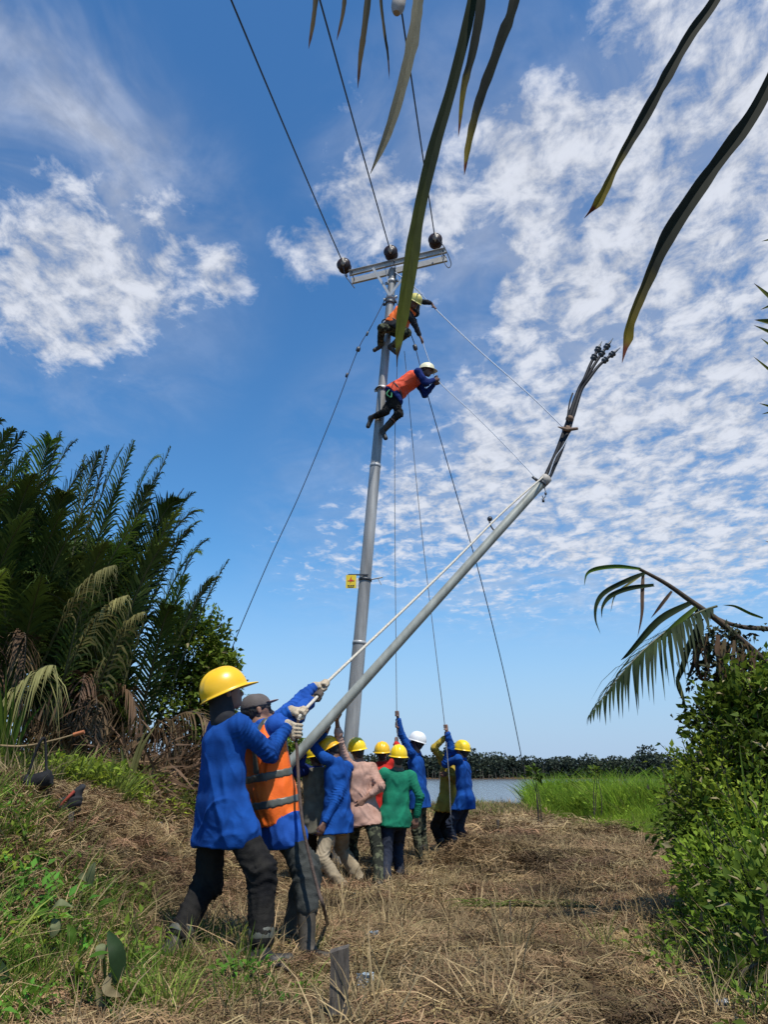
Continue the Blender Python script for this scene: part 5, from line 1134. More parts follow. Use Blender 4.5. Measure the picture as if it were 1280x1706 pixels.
# small tree beside the palms
tb = np.array([-2.55, 10.9, G(-2.55, 10.9)])
tr = shrub('small_tree', 'small leafy green tree right of the palms, behind the nearest man', 'tree', tb, [(P(325, 1085, 10.9), (.50, .5, .52), 2600, .085, 'bush_leaf'), (P(350, 1130, 10.8), (.38, .4, .50), 1700, .085, 'bush_leaf'), (P(318, 1180, 10.8), (.6, .5, .5), 1800, .085, 'bush_leaf'), (P(360, 1190, 10.9), (.30, .3, .42), 800, .08, 'bush_leaf'), (P(318, 1035, 10.9), (.34, .34, .24), 500, .085, 'bush_leaf_light'), (P(368, 1120, 10.9), (.2, .3, .3), 350, .08, 'bush_leaf_light')], None, 7, 11)
b = MB(); b.tube(spline([tb - [0, 0, .1], tb + [.1, 0, .8], P(330, 1100, 10.9)], 10), np.linspace(.09, .04, 10), 9); b.obj('trunk', 'bark', tr)
shrub('shrub', 'green shrub on the rise behind the man in the orange vest', 'shrub', (-1.9, 15.5, G(-1.9, 15.5)), [(P(483, 1262, 15.5), (.45, .4, .35), 900, .10, 'bush_leaf'), (P(470, 1240, 15.8), (.3, .3, .25), 300, .09, 'bush_leaf_light')], None, 5, 12)
shrub('shrub', 'dark scrub at the far end of the rise, between the palms and the water', 'shrub', (-3.2, 17.5, G(-3.2, 17.5)), [(P(425, 1262, 17.5), (1.3, .6, .45), 1800, .12, 'bush_leaf'), (P(380, 1250, 17.5), (.8, .6, .5), 900, .12, 'bush_leaf')], None, 6, 13)
# brown brush under the palms
for i, (u, v, Y, lb) in enumerate(((235, 1215, 8.9, 'dry brown brush at the foot of the palms, left part'), (300, 1225, 9.6, 'dry brown brush at the foot of the rightmost palm'), (330, 1240, 10.4, 'dry brown brush below the small tree'), (150, 1185, 9.0, 'dark dry brush under the middle palms'), (60, 1150, 8.8, 'dark dry brush under the left palms'), (262, 1240, 10.3, 'dry brown brush behind the foot of the rightmost palm'))):
    c = P(u, v, Y); g_ = G(c[0], Y)
    shrub('dry_brush', lb, 'brush', (c[0], Y, g_), [((c[0], Y, g_ + .28), (.6, .35, .38), 420, .34, 'palm_leaf_dead'), ((c[0], Y, g_ + .08), (.65, .4, .15), 130, .3, 'straw_pale')], None, 10, 20 + i, wr=.07, up=.1)
# bush on the right edge
rb = lambda u, v, Y, dz=0: np.array([*P(u, v, Y)[:2], G(*P(u, v, Y)[:2]) + dz])
shrub('shrub', 'tall vine-covered shrub with round shiny leaves at the right edge below the dead frond', 'shrub', rb(1270, 1200, 6.2), [(P(1262, 1170, 6.2), (.26, .35, .34), 1100, .08, 'bush_leaf_light'), (P(1215, 1215, 6.1), (.26, .35, .34), 900, .07, 'bush_leaf'), (P(1275, 1240, 6.0), (.4, .4, .45), 1800, .085, 'bush_leaf'), (P(1330, 1200, 6.3), (.4, .5, .5), 1200, .085, 'bush_leaf')], None, 9, 31)
shrub('shrub', 'fine-leaved shrub in the middle of the right edge, beside the reeds', 'shrub', rb(1215, 1330, 5.9), [(P(1190, 1300, 6.0), (.30, .35, .30), 1900, .05, 'bush_leaf_light'), (P(1235, 1290, 5.9), (.38, .4, .36), 2200, .055, 'bush_leaf'), (P(1170, 1370, 5.8), (.30, .35, .34), 2100, .05, 'bush_leaf'), (P(1250, 1390, 5.6), (.42, .4, .4), 2400, .06, 'bush_leaf_light'), (P(1300, 1320, 5.9), (.5, .5, .7), 2400, .06, 'bush_leaf')], None, 9, 32)
shrub('shrub', 'low sprawling shrub with yellow-green leaves at the lower right edge', 'shrub', rb(1230, 1500, 4.8), [(P(1205, 1465, 5.0), (.26, .35, .24), 1500, .046, 'bush_leaf_light'), (P(1262, 1510, 4.7), (.28, .35, .28), 1700, .05, 'bush_leaf'), (P(1180, 1535, 4.9), (.20, .3, .17), 900, .045, 'bush_leaf'), (P(1280, 1440, 5.1), (.3, .4, .3), 1300, .055, 'bush_leaf_light'), (P(1230, 1570, 4.6), (.24, .3, .15), 700, .05, 'bush_leaf_light')], None, 8, 33)
shrub('shrub', 'leafy weeds at the bottom right corner with long grass blades through them', 'shrub', rb(1275, 1640, 4.15), [(P(1270, 1640, 4.2), (.22, .3, .18), 700, .05, 'bush_leaf'), (P(1240, 1620, 4.35), (.2, .25, .12), 500, .045, 'bush_leaf_light'), (P(1330, 1600, 4.2), (.4, .4, .5), 900, .07, 'bush_leaf')], None, 7, 34)
# sapling standing in the reeds
sp0 = np.array([*P(893, 1300, 17.0)[:2], 0]); sp0[2] = G(sp0[0], sp0[1]); sa = shrub('sapling', 'young sapling with a tuft of leaves at the left end of the reeds', 'sapling', sp0, [(P(891, 1289, 17.0), (.11, .11, .16), 70, .12, 'bush_leaf')], None, 3, 41)
shrub('sapling', 'thin sapling poking out of the middle of the reeds', 'sapling', rb(990, 1290, 18.0), [(P(992, 1286, 18.0), (.09, .1, .10), 45, .11, 'bush_leaf')], None, 3, 42)

# ------------------------------------------------------------------ broken palm frond over the right-hand shrubs
def strip(pts, w, mat, name, parent, fold=.25, face=(0, -1, 0), twist=0., prof=None, n=22, ragged=0.):
    """one long leaflet: V-folded strip along a curve"""
    c = spline(pts, n); tg = np.gradient(c, axis=0); tg /= np.linalg.norm(tg, axis=1)[:, None]; s_ = np.linspace(0, 1, n)
    ww = w * (prof(s_) if prof else np.clip(np.minimum(.55 + 2 * s_, (1 - s_) * 2.2) ** .75, .03, 1)); V = []
    if ragged: rr_ = np.random.default_rng(int(w * 1e5) + n); ww = ww * (1 + ragged * np.interp(s_, np.linspace(0, 1, 26), rr_.normal(0, 1, 26)))
    for i in range(n):
        f = np.asarray(face, float); s = unit(np.cross(tg[i], f)); u_ = np.cross(s, tg[i]); a = twist * s_[i]; s, u_ = s * math.cos(a) + u_ * math.sin(a), u_ * math.cos(a) - s * math.sin(a)
        V += [c[i] - s * ww[i] / 2 + u_ * ww[i] * fold, c[i], c[i] + s * ww[i] / 2 + u_ * ww[i] * fold]
    F = []
    for i in range(n - 1):
        for j in (0, 1): F.append((3 * i + j, 3 * i + j + 1, 3 * i + 4 + j, 3 * i + 3 + j))
    me = mesh(name, np.array(V), np.array(F), True); a = me.attributes.new('along', 'FLOAT', 'POINT'); a.data.foreach_set('value', np.repeat(s_, 3).astype(np.float32))
    return link(name, me, parent, mat)
def broken_frond():
    root = empty('dead_palm_frond', P(1290, 1110, 6.4), 'broken palm frond arching out over the right-hand shrubs, leaflets hanging', 'palm frond')
    def ra(pts, r0, r1, nm='rachis'):
        b = MB(); p = spline([P(*q) for q in pts], 24); b.tube(p, np.linspace(r0, r1, 24), 8); return b.obj(nm, 'rachis_dead', root)
    ra([(1330, 1150, 6.5), (1262, 1090, 6.4), (1200, 1036, 6.3), (1150, 1000, 6.25), (1110, 972, 6.2), (1066, 948, 6.1)], .036, .014)
    ra([(1340, 1056, 6.6), (1282, 1048, 6.5), (1235, 1044, 6.4), (1195, 1030, 6.3), (1160, 1005, 6.25)], .026, .014)
    b = P(1195, 1010, 6.3); c = P(1085, 1040, 6.0); t = P(985, 1192, 5.8)
    fr_ = frond(root, b, c, t, 'frond_dark', name='side_frond', leaf=.50, n=38, w=.040, start=.05, droop=.5, up=-.05, seed=77, rach=.012)
    for pts, w_, mt in (
        ([(1068, 948, 6.1), (1030, 944, 6.0), (996, 947, 5.95), (978, 956, 5.9), (974, 976, 5.9)], .035, 'palm_leaf_young'),
        ([(1075, 955, 6.1), (1050, 965, 6.0), (1010, 985, 5.95), (994, 1005, 5.9), (992, 1032, 5.9), (1001, 1056, 5.9)], .04, 'frond_dark'),
        ([(1090, 975, 6.1), (1050, 980, 6.0), (1018, 992, 5.95), (1004, 1010, 5.9), (1003, 1030, 5.9)], .04, 'frond_dark'),
        ([(1072, 955, 6.1), (1070, 990, 6.05), (1069, 1025, 6.0), (1063, 1062, 6.0)], .035, 'palm_leaf_dead'),
        ([(1070, 958, 6.1), (1045, 975, 6.05), (1025, 992, 6.0), (1018, 1020, 6.0)], .02, 'palm_leaf_pale'),
        ([(1150, 1005, 6.2), (1110, 1025, 6.1), (1085, 1045, 6.05), (1050, 1085, 6.0), (1035, 1100, 6)], .06, 'frond_dark'),
        ([(1160, 1012, 6.2), (1125, 1042, 6.1), (1105, 1060, 6.05), (1070, 1085, 6.0)], .05, 'palm_leaf_young'),
        ([(1170, 1030, 6.25), (1150, 1070, 6.2), (1137, 1110, 6.2), (1128, 1140, 6.2), (1143, 1178, 6.2)], .055, 'frond_dark'),
        ([(1128, 1128, 6.2), (1136, 1155, 6.2), (1144, 1180, 6.2)], .03, 'palm_leaf_pale'),
        ([(1190, 1045, 6.3), (1185, 1080, 6.2), (1165, 1110, 6.2), (1143, 1135, 6.2)], .03, 'frond_dark'),
        ([(1205, 1100, 6.3), (1195, 1140, 6.25), (1180, 1165, 6.2), (1168, 1182, 6.2)], .06, 'palm_leaf_dead'),
        ([(1180, 1060, 6.3), (1176, 1110, 6.25), (1172, 1160, 6.2)], .03, 'palm_leaf_dead'),
        ([(1272, 1030, 6.4), (1250, 1022, 6.4), (1225, 1010, 6.35), (1205, 1008, 6.3)], .025, 'palm_leaf_young'),
        ([(1160, 1015, 6.3), (1168, 1050, 6.25), (1150, 1085, 6.2)], .05, 'frond_dark'),
        ([(1120, 985, 6.2), (1100, 1010, 6.15), (1085, 1030, 6.1)], .03, 'palm_leaf_dead')):
        strip([P(*q) for q in pts], w_, mt, 'leaflet', root, twist=.6)
    r = np.random.default_rng(5)
    for i in range(26):
        u = r.uniform(1165, 1275); v0 = 1030 + (u - 1160) * .45 + r.uniform(0, 25); ln = r.uniform(40, 130); Y = r.uniform(6.1, 6.5)
        strip([P(u, v0, Y), P(u + r.normal(0, 8), v0 + ln * .5, Y), P(u + r.normal(-4, 14), v0 + ln, Y)], r.uniform(.02, .045), 'palm_leaf_dead', 'dead_leaflet', root, twist=r.normal(0, 1), n=8)
    n = 900; c = np.array([P(r.normal(1205, 26), r.uniform(1040, 1215), r.uniform(6.1, 6.5)) for _ in range(n)]); V, F = leaves(c, r.normal(0, 1, (n, 3)) + [0, 0, -.8], r.normal(0, 1, (n, 3)), r.uniform(.03, .08, n), .03)
    link('dry_leaves', mesh('dry_leaves', V, F, True, np.repeat(r.uniform(0, 1, n), 5)), root, 'vine_leaf_dark')['kind'] = 'stuff'
broken_frond()

# ------------------------------------------------------------------ fronds hanging into the top of the picture, near the camera
def blade_material(name, c0, c1, c2, p1, p2, tr=.25):
    m = material(name, c0, [x * .6 for x in c0], rough=.42, scale=9, translucent=tr, stretch=(1, 1, .2)); t = m.node_tree; b = t.nodes['Principled BSDF']; b.inputs['Specular IOR Level'].default_value = .2
    at = t.nodes.new('ShaderNodeAttribute'); at.attribute_name = 'along'; rp = t.nodes.new('ShaderNodeValToRGB'); e = rp.color_ramp.elements
    e[0].position = p1; e[0].color = (*c0, 1); e[1].position = p2; e[1].color = (*c1, 1); k = e.new(min(p2 + .06, .99)); k.color = (*c2, 1)
    nz = t.nodes.new('ShaderNodeTexNoise'); nz.inputs['Scale'].default_value = 14; ad = t.nodes.new('ShaderNodeMath'); ad.operation = 'MULTIPLY_ADD'; ad.inputs[1].default_value = .22; t.links.new(nz.outputs[0], ad.inputs[0])
    sb = t.nodes.new('ShaderNodeMath'); sb.operation = 'SUBTRACT'; sb.inputs[1].default_value = .11; t.links.new(at.outputs['Fac'], ad.inputs[2]); t.links.new(ad.outputs[0], sb.inputs[0]); t.links.new(sb.outputs[0], rp.inputs[0])
    n2 = t.nodes.new('ShaderNodeTexNoise'); n2.inputs['Scale'].default_value = 30; mp = t.nodes.new('ShaderNodeMapRange'); mp.inputs[3].default_value = .65; mp.inputs[4].default_value = 1.35; t.links.new(n2.outputs[0], mp.inputs[0])
    vm = t.nodes.new('ShaderNodeVectorMath'); vm.operation = 'SCALE'; t.links.new(rp.outputs[0], vm.inputs[0]); t.links.new(mp.outputs[0], vm.inputs[3]); t.links.new(vm.outputs[0], b.inputs['Base Color']); b.inputs['Specular IOR Level'].default_value = .08; b.inputs['Roughness'].default_value = .65
    for n in t.nodes:
        if n.type == 'BSDF_TRANSLUCENT': t.links.new(vm.outputs[0], n.inputs[0])
    M[name] = m
blade_material('leaflet_green', (.022, .030, .014), (.11, .12, .018), (.06, .035, .018), .45, .88, .3)
blade_material('leaflet_dark', (.022, .025, .017), (.20, .15, .02), (.12, .03, .012), .62, .88, .3)
blade_material('leaflet_dry', (.18, .165, .11), (.20, .175, .11), (.10, .075, .04), .4, .95, .35)
blade_material('leaflet_thin', (.03, .032, .02), (.09, .06, .025), (.06, .03, .02), .3, .8)
def crisp(o):
    me = o.data; sh = me.attributes.new('sharp_edge', 'BOOLEAN', 'EDGE'); e = np.zeros(len(me.edges) * 2, dtype=np.int32); me.edges.foreach_get('vertices', e); e = e.reshape(-1, 2)
    sh.data.foreach_set('value', ((e[:, 0] % 3 == 1) & (e[:, 1] % 3 == 1)).astype(bool)); return o
def near_fronds():
    A = empty('palm_frond', P(700, -150, 1.75), 'palm frond overhead, long narrow leaflets hanging into the top middle', 'palm frond')
    b = MB(); b.tube(spline([P(440, -80, 2.0), P(560, -110, 1.9), P(700, -150, 1.75), P(860, -230, 1.6), P(1050, -420, 1.3), P(1200, -800, .9)], 40), np.linspace(.009, .022, 40), 8); b.obj('rachis', 'rachis', A)
    wide = lambda s: np.interp(s, [0, .15, .5, .75, .88, .95, 1], [.7, .75, .9, 1., .55, .14, .02]); nar = lambda s: np.interp(s, [0, .3, .7, .9, 1], [.8, 1, .75, .4, .03])
    for pts, w_, mt, pf, tw in (
        ([(800, -190, 1.62), (790, -20, 1.66), (757, 130, 1.70), (722, 250, 1.72), (696, 360, 1.74), (678, 470, 1.76), (664, 560, 1.78), (661, 612, 1.79)], .044, 'leaflet_green', wide, .5),
        ([(712, -150, 1.75), (700, -30, 1.75), (689, 60, 1.75), (668, 150, 1.76), (645, 225, 1.78), (617, 290, 1.8)], .045, 'leaflet_dry', nar, .4),
        ([(815, -200, 1.6), (804, -20, 1.62), (789, 80, 1.64), (772, 150, 1.66), (764, 228, 1.68)], .030, 'leaflet_dark', nar, .3),
        ([(885, -240, 1.55), (862, -20, 1.6), (832, 80, 1.63), (800, 170, 1.66), (782, 240, 1.68), (774, 292, 1.69)], .036, 'leaflet_dark', nar, -.3),
        ([(535, -110, 1.9), (528, -20, 1.9), (522, 35, 1.9), (514, 82, 1.9)], .022, 'leaflet_thin', nar, .3),
        ([(585, -120, 1.9), (576, -20, 1.9), (571, 25, 1.9), (561, 68, 1.9)], .018, 'leaflet_thin', nar, .3),
        ([(622, -130, 1.85), (615, -20, 1.85), (607, 50, 1.85), (600, 100, 1.85), (596, 148, 1.86)], .024, 'leaflet_thin', nar, .3),
        ([(640, -130, 1.85), (634, -20, 1.85), (640, 50, 1.85), (646, 90, 1.85), (649, 133, 1.86)], .012, 'leaflet_thin', nar, .3)):
        crisp(strip([P(*q) for q in pts], w_ * .93, mt, 'leaflet', A, fold=.30, twist=tw, prof=pf, n=60, ragged=.07))
    b = MB(); b.tube(spline([P(668, -60, 1.8), P(666, -5, 1.8), P(661, 22, 1.8)], 8), [.016, .018, .021, .023, .024, .024, .022, .012], 9); b.obj('dry_sheath', 'cement', A)
    B = empty('palm_frond', P(1250, -100, 1.6), 'palm frond overhead at the right, two long dark leaflets hanging in from the corner', 'palm frond')
    b = MB(); b.tube(spline([P(1150, -150, 1.7), P(1240, -110, 1.65), P(1340, 10, 1.6), P(1420, 150, 1.6), P(1600, 350, 1.5)], 30), np.linspace(.008, .02, 30), 8); b.obj('rachis', 'rachis', B)
    for pts, w_, mt in (([(1240, -112, 1.65), (1195, -5, 1.68), (1150, 60, 1.7), (1112, 125, 1.72), (1070, 200, 1.75), (1030, 270, 1.77), (1000, 330, 1.79), (974, 364, 1.8)], .038, 'leaflet_dark'),
                        ([(1338, 8, 1.6), (1300, 100, 1.63), (1255, 190, 1.66), (1200, 265, 1.69), (1150, 335, 1.71), (1108, 400, 1.73), (1075, 475, 1.75), (1052, 530, 1.76), (1043, 565, 1.77), (1037, 605, 1.77)], .046, 'leaflet_dark')):
        crisp(strip([P(*q) for q in pts], w_, mt, 'leaflet', B, fold=.3, twist=.5, prof=lambda s: np.interp(s, [0, .2, .55, .75, .88, .93, 1], [.7, .85, .9, .55, .8, .35, .02]), n=70, ragged=.08))
near_fronds()
def edge_palm():
    base = rb(1560, 700, 6.0); root = empty('palm', base, 'palm just outside the right edge, only leaflet tips showing against the clouds', 'palm')
    top = P(1500, 560, 6.0); b = MB(); b.tube(spline([base, (base + top) / 2 + [.1, 0, 0], top], 12), np.linspace(.12, .08, 12), 10); b.obj('trunk', 'bark', root)
    b = MB(); b.tube(spline([top, P(1380, 460, 5.9), P(1330, 620, 5.8), P(1325, 860, 5.8)], 20), np.linspace(.02, .006, 20), 6); b.obj('rachis', 'rachis', root)
    for (u, v, du, dv, w_) in ((1270, 402, 60, -8, .03), (1257, 472, 70, 50, .05), (1268, 516, 60, -18, .03), (1258, 533, 70, 10, .06), (1257, 542, 70, 25, .04), (1268, 563, 60, 38, .035), (1256, 594, 72, 48, .03), (1266, 672, 60, 15, .03), (1270, 690, 60, -10, .025), (1276, 902, 50, 8, .02)):
        strip([P(u + du, v + dv, 5.85), P(u + du * .5, v + dv * .62, 5.8), P(u, v, 5.8)], w_ * 1.3, 'leaflet_green', 'leaflet', root, n=12)
    for i in range(5): a = .3 + i * 1.1; frond(root, top, top + [.3 * math.cos(a), .3 * math.sin(a), .8], top + [1.2 * abs(math.cos(a)) + .4, 1.6 * math.sin(a), .2], 'palm_leaf', leaf=.5, n=30)
edge_palm()

# ------------------------------------------------------------------ small things on the ground
def stake(u, vt, Y, w_, label, tilt=(0, 0), name='wooden_stake', chamf=True):
    t = P(u, vt, Y); g_ = G(t[0], Y) - .15; r = np.random.default_rng(int(u)); h = w_ / 2; V = []; lv = np.linspace(g_, t[2], 9)
    for i, z in enumerate(lv):
        a = (z - g_) / (t[2] - g_)
        for sx_, sy_ in ((-1, -1), (0, -1.08), (1, -1), (1.05, 0), (1, 1), (0, 1.05), (-1, 1), (-1.05, 0)):
            V.append([t[0] + sx_ * h * (1 - .06 * a) + r.normal(0, h * .05) - tilt[0] * (1 - a), Y + sy_ * h + r.normal(0, h * .05), z + (sx_ * h * .25 if i == 8 else 0)])
    F = [(8 * i + j, 8 * i + (j + 1) % 8, 8 * (i + 1) + (j + 1) % 8, 8 * (i + 1) + j) for i in range(8) for j in range(8)]
    V.append([t[0], Y, t[2] + h * .12]); T = [(64 + j, 64 + (j + 1) % 8, 72) for j in range(8)]
    return tag(link(name, mesh(name, V, [np.array(F), np.array(T)], False), None, 'wood_stake'), label, 'stake')
stake(566, 1580, 3.75, .082, 'weathered wooden stake standing at the bottom edge, in front of everyone')
q = gp(830, 1397); stake(830, 1366, q[1], .045, 'small dark stake in the dry grass right of the crew')
q = gp(848, 1560); stake(850, 1500, q[1], .012, 'thin dead stalk standing in the straw at the middle right')
q = gp(119, 1400); stake(119, 1352, q[1], .03, 'thin cut stick standing under the dark cloth on the left slope')
# black shoulder bag on the left slope
def bag():
    q = gp(60, 1322); Y = q[1] - .25; root = empty('shoulder_bag', q, 'black cylindrical shoulder bag with its strap up, lying on the left slope', 'bag')
    c = P(60, 1303, Y); s_ = (c[1] * _c) / FPX; a = c + np.array([-17 * s_, .0, -4 * s_]); b_ = c + np.array([17 * s_, .03, 6 * s_]); r_ = .068 * Y / 6.5
    k = 14 * s_; V, F = surface([(a, b_, k, k, .01, np.array([0, 1., 0]), 1.), (a + [0, 0, k * .2], a, k * .98, k * .9, .01, np.array([0, 1., 0]), 1.)], .008, [(a - unit(b_ - a) * k * .3, -unit(b_ - a)), (b_ + unit(b_ - a) * k * .3, unit(b_ - a))]); V = folds(V, F, .006, b_ - a, 3, 18.); link('pouch', mesh('pouch', V, F), root, 'bag_black')
    b = MB(); b.tube(spline([a + [0, 0, k * .8], P(50, 1280, Y), P(58, 1255, Y), P(68, 1233, Y), P(74, 1232, Y + .04), P(76, 1255, Y + .05), P(77, 1280, Y + .05), b_ + [0, 0, k * .7]], 30), .010, 6); b.obj('strap', 'bag_black', root)
    b = MB(); d = unit(b_ - a); b.lathe([(k * .96, -.012), (k * 1.03, -.01), (k * 1.03, .01), (k * .96, .012)], a + d * .02, d, 20); b.obj('rim', 'steel_dark', root)
bag()
def lump(name, label, cat, pts, mat, vox=.008, amp=.012, seed=1, freq=18.):
    V, F = surface([(np.asarray(a, float), np.asarray(b, float), r0, r1, .02, np.array([0, 1., 0]), 1.) for a, b, r0, r1 in pts], vox); V = folds(V, F, amp, (1, 0, 0), seed, freq); return tag(link(name, mesh(name, V, F), None, mat), label, cat)
q = gp(110, 1362); Y = q[1] - .15
cb = lump('jacket', 'dark crumpled jacket with a red strip, bundled on the left slope', 'jacket', [(P(80, 1358, Y), P(104, 1346, Y), .02, .06), (P(104, 1346, Y), P(122, 1336, Y), .06, .05), (P(122, 1336, Y), P(136, 1312, Y), .045, .02)], 'cloth_dark')
b = MB(); b.tube(spline([P(100, 1343, Y - .06), P(112, 1330, Y - .065), P(124, 1318, Y - .05)], 8), .012, 6); b.obj('red_strip', 'cloth_red', cb)
# sticks and cut stems
def stick(pts, r, label, mat='wood_stake', name='stick', cat='stick', tip=None):
    b = MB(); b.tube(spline(pts, 18), np.linspace(r, r * .6, 18), 7); o = tag(b.obj(name, mat), label, cat)
    if tip: b = MB(); b.tube([pts[-1], np.asarray(pts[-1]) + unit(np.asarray(pts[-1]) - pts[-2]) * .10], r * 1.5, 7); b.obj('tip', tip, o)
    return o
Ys = 7.2
stick([P(-10, 1242, Ys), P(40, 1243, Ys), P(90, 1233, Ys), P(122, 1224, Ys)], .012, 'long pale stick with an orange-brown end leaning over the bank weeds', 'straw_pale', tip='rust_orange')
stick([gp(-5, 1300) + [0, 0, .08], gp(20, 1296) + [0, 0, .05], gp(38, 1300) + [0, 0, .04]], .022, 'short pale cut branch beside the black bag', 'straw_pale', 'branch', 'branch')
r = np.random.default_rng(77)
for i, (u, v, du, dv, rr, lb) in enumerate(((440, 1628, 60, 30, .014, 'dark bent stick at the feet of the man in the orange vest'), (730, 1600, 90, 14, .006, 'thin brown stalk lying in the straw right of the bottom stake'), (905, 1572, 40, -60, .006, 'thin stalk leaning in the straw at the middle right'),
        (1010, 1500, 80, 60, .006, 'long thin straw stalk lying towards the right-hand shrubs'), (520, 1462, 60, 16, .008, 'thin branch lying behind the hauling men'), (1050, 1400, 40, 80, .005, 'pale stalk in front of the reeds'), (690, 1470, -40, 8, .006, 'short twig by the barefoot man'), (250, 1395, 30, -14, .009, 'short brown stick on the left slope'))):
    a = gp(u, v); c = gp(u + du, v + dv); m = (a + c) / 2; stick([a + [0, 0, .03], m + [0, 0, .07 + .03 * r.uniform()], c + [0, 0, .03]], rr, lb, 'bark' if i < 2 else 'straw_pale')
# freshly cut frond lying across the straw
def cut_frond():
    a, m, c = gp(765, 1532) + [0, 0, .11], gp(880, 1540) + [0, 0, .14], gp(1000, 1535) + [0, 0, .11]
    root = empty('cut_frond', m, 'freshly cut green frond lying flat across the straw at the middle right', 'palm frond')
    b = MB(); b.tube(spline([a, m, c], 16), np.linspace(.006, .012, 16), 6); b.obj('stalk', 'palm_leaf_pale', root); r = np.random.default_rng(9)
    for i in range(34):
        t = r.uniform(.05, 1); p = spline([a, m, c], 50)[int(t * 49)]; ln = r.uniform(.18, .42); an = r.normal(math.pi, .28); d = np.array([math.cos(an), math.sin(an) * .8, .0]); e = p + d * ln; e[2] = G(e[0], e[1]) + r.uniform(.08, .15)
        strip([p, (p + e) / 2 + [0, 0, .04], e], r.uniform(.014, .026), ['palm_leaf_pale', 'grass_yellow', 'palm_leaf_young'][i % 3], 'leaflet', root, face=(0, 0, 1), n=7)
cut_frond()
# dead frond pieces at the foot of the palms
def dead_piece(u, v, du, dv, label, n=16, L_=.22, seed=1, dz=.1):
    a = gp(u, v) + [0, 0, dz]; Y = a[1]; b_ = P(u + du, v + dv, Y); root = empty('dead_frond', a, label, 'palm frond')
    b = MB(); b.tube(spline([b_, (a + b_) / 2 + [0, 0, .03], a], 10), .009, 6); b.obj('stalk', 'rachis_dead', root); r = np.random.default_rng(seed)
    for i in range(n):
        p = b_ + (a - b_) * (i / n) * .9; e = p + np.array([r.normal(-.02, .04), -.05, -L_ * (1 - .4 * i / n)]) + r.normal(0, .02, 3); strip([p, (p + e) / 2 + [-.02, -.03, .01], e], .020, 'dead_leaf', 'leaflet', root, n=6)
dead_piece(228, 1272, -45, -42, 'pale dried frond lying on the bank below the palms', 18, .2, 2)
dead_piece(305, 1295, -18, -28, 'short curled dried frond in the dirt near the nearest man', 12, .16, 3)
# litter
def litter(u, v, s, mat, label, name, cat='litter', seed=1):
    p = gp(u, v + 5) + [0, -.02, .08]; r = np.random.default_rng(seed); n = 7; X, Z = np.meshgrid(np.linspace(-1, 1, n), np.linspace(-1, 1, n)); V = np.stack([X.ravel() * s, r.normal(0, s * .35, n * n), Z.ravel() * s * .7], 1) * r.uniform(.8, 1.1, (n * n, 1)) + p
    idx = np.arange(n * n).reshape(n, n); F = np.stack([idx[:-1, :-1].ravel(), idx[:-1, 1:].ravel(), idx[1:, 1:].ravel(), idx[1:, :-1].ravel()], 1)
    return tag(link(name, mesh(name, V, F, False), None, mat), label, cat)
litter(622, 1575, .036, 'plastic_clear', 'crumpled clear plastic cup in the straw right of the muddy boots', 'plastic_cup', 'litter', 1)
litter(607, 1654, .045, 'plastic_clear', 'torn clear and blue plastic wrapper beside the bottom stake', 'plastic_wrapper', 'litter', 2)
litter(820, 1494, .030, 'plastic_orange', 'small orange plastic scrap in the straw right of the crew', 'plastic_scrap', 'litter', 3)
litter(936, 1461, .035, 'plastic_white', 'small white paper scrap in the straw before the reeds', 'paper_scrap', 'litter', 4)
litter(530, 1408, .05, 'plastic_white', 'white scrap on the ground behind the man in the orange vest', 'paper_scrap', 'litter', 5)
litter(297, 1377, .04, 'plastic_clear', 'pale plastic scrap beside the left arm of the nearest man', 'plastic_scrap', 'litter', 6)
litter(262, 1384, .05, 'plastic_clear', 'crumpled clear plastic bag on the left slope', 'plastic_bag', 'litter', 7)
litter(312, 1216, .07, 'plastic_white', 'white scrap in the brush under the small tree', 'paper_scrap', 'litter', 8)
litter(1205, 1699, .03, 'plastic_white', 'white scrap at the bottom edge by the lower right weeds', 'paper_scrap', 'litter', 9)
litter(1012, 1425, .055, 'bag_black', 'black plastic lump on the straw in front of the reeds', 'plastic_lump', 'litter', 10)
o = strip([gp(1005, 1448) + [0, 0, .05], gp(1020, 1466) + [0, 0, .08], gp(1032, 1492) + [0, 0, .03]], .10, 'big_leaf_dark', 'fallen_leaf', None, n=10); tag(o, 'single dark green leaf lying below the black plastic lump', 'leaf')
# straw heaps thrown up by the digging
def heap(u, v, Y, rx, h, label, seed):
    x = P(u, v, Y)[0]; r = np.random.default_rng(seed); n = 1500; a = r.uniform(0, 6.28, n); q = np.sqrt(r.uniform(0, 1, n)); px = x + rx * q * np.cos(a); py = Y + rx * .7 * q * np.sin(a); pz = ground(px, py) + h * (1 - q ** 2) * r.uniform(.2, 1, n)
    c = np.stack([px, py, pz], 1); d = r.normal(0, 1, (n, 3)) * [1, 1, .5]; d /= np.linalg.norm(d, axis=1)[:, None]; L_ = r.uniform(.05, .16, n)[:, None]; V, F = blades(c - d * L_, c + d * L_, c + r.normal(0, .03, (n, 3)), r.uniform(.006, .014, n), 2, None, seed)
    tag(link('straw_heap', mesh('straw_heap', V, F, True, np.repeat(r.uniform(0, 1, n), 6)), None, 'straw'), label, 'straw heap', None, 'stuff')
heap(772, 1385, 10.9, .5, .26, 'heap of dry straw in front of the pair at the far right', 4); heap(835, 1390, 11.4, .6, .16, 'low heap of dry straw right of the crew', 5); heap(545, 1452, 9.0, .45, .16, 'trampled straw heap at the feet of the crew', 6)
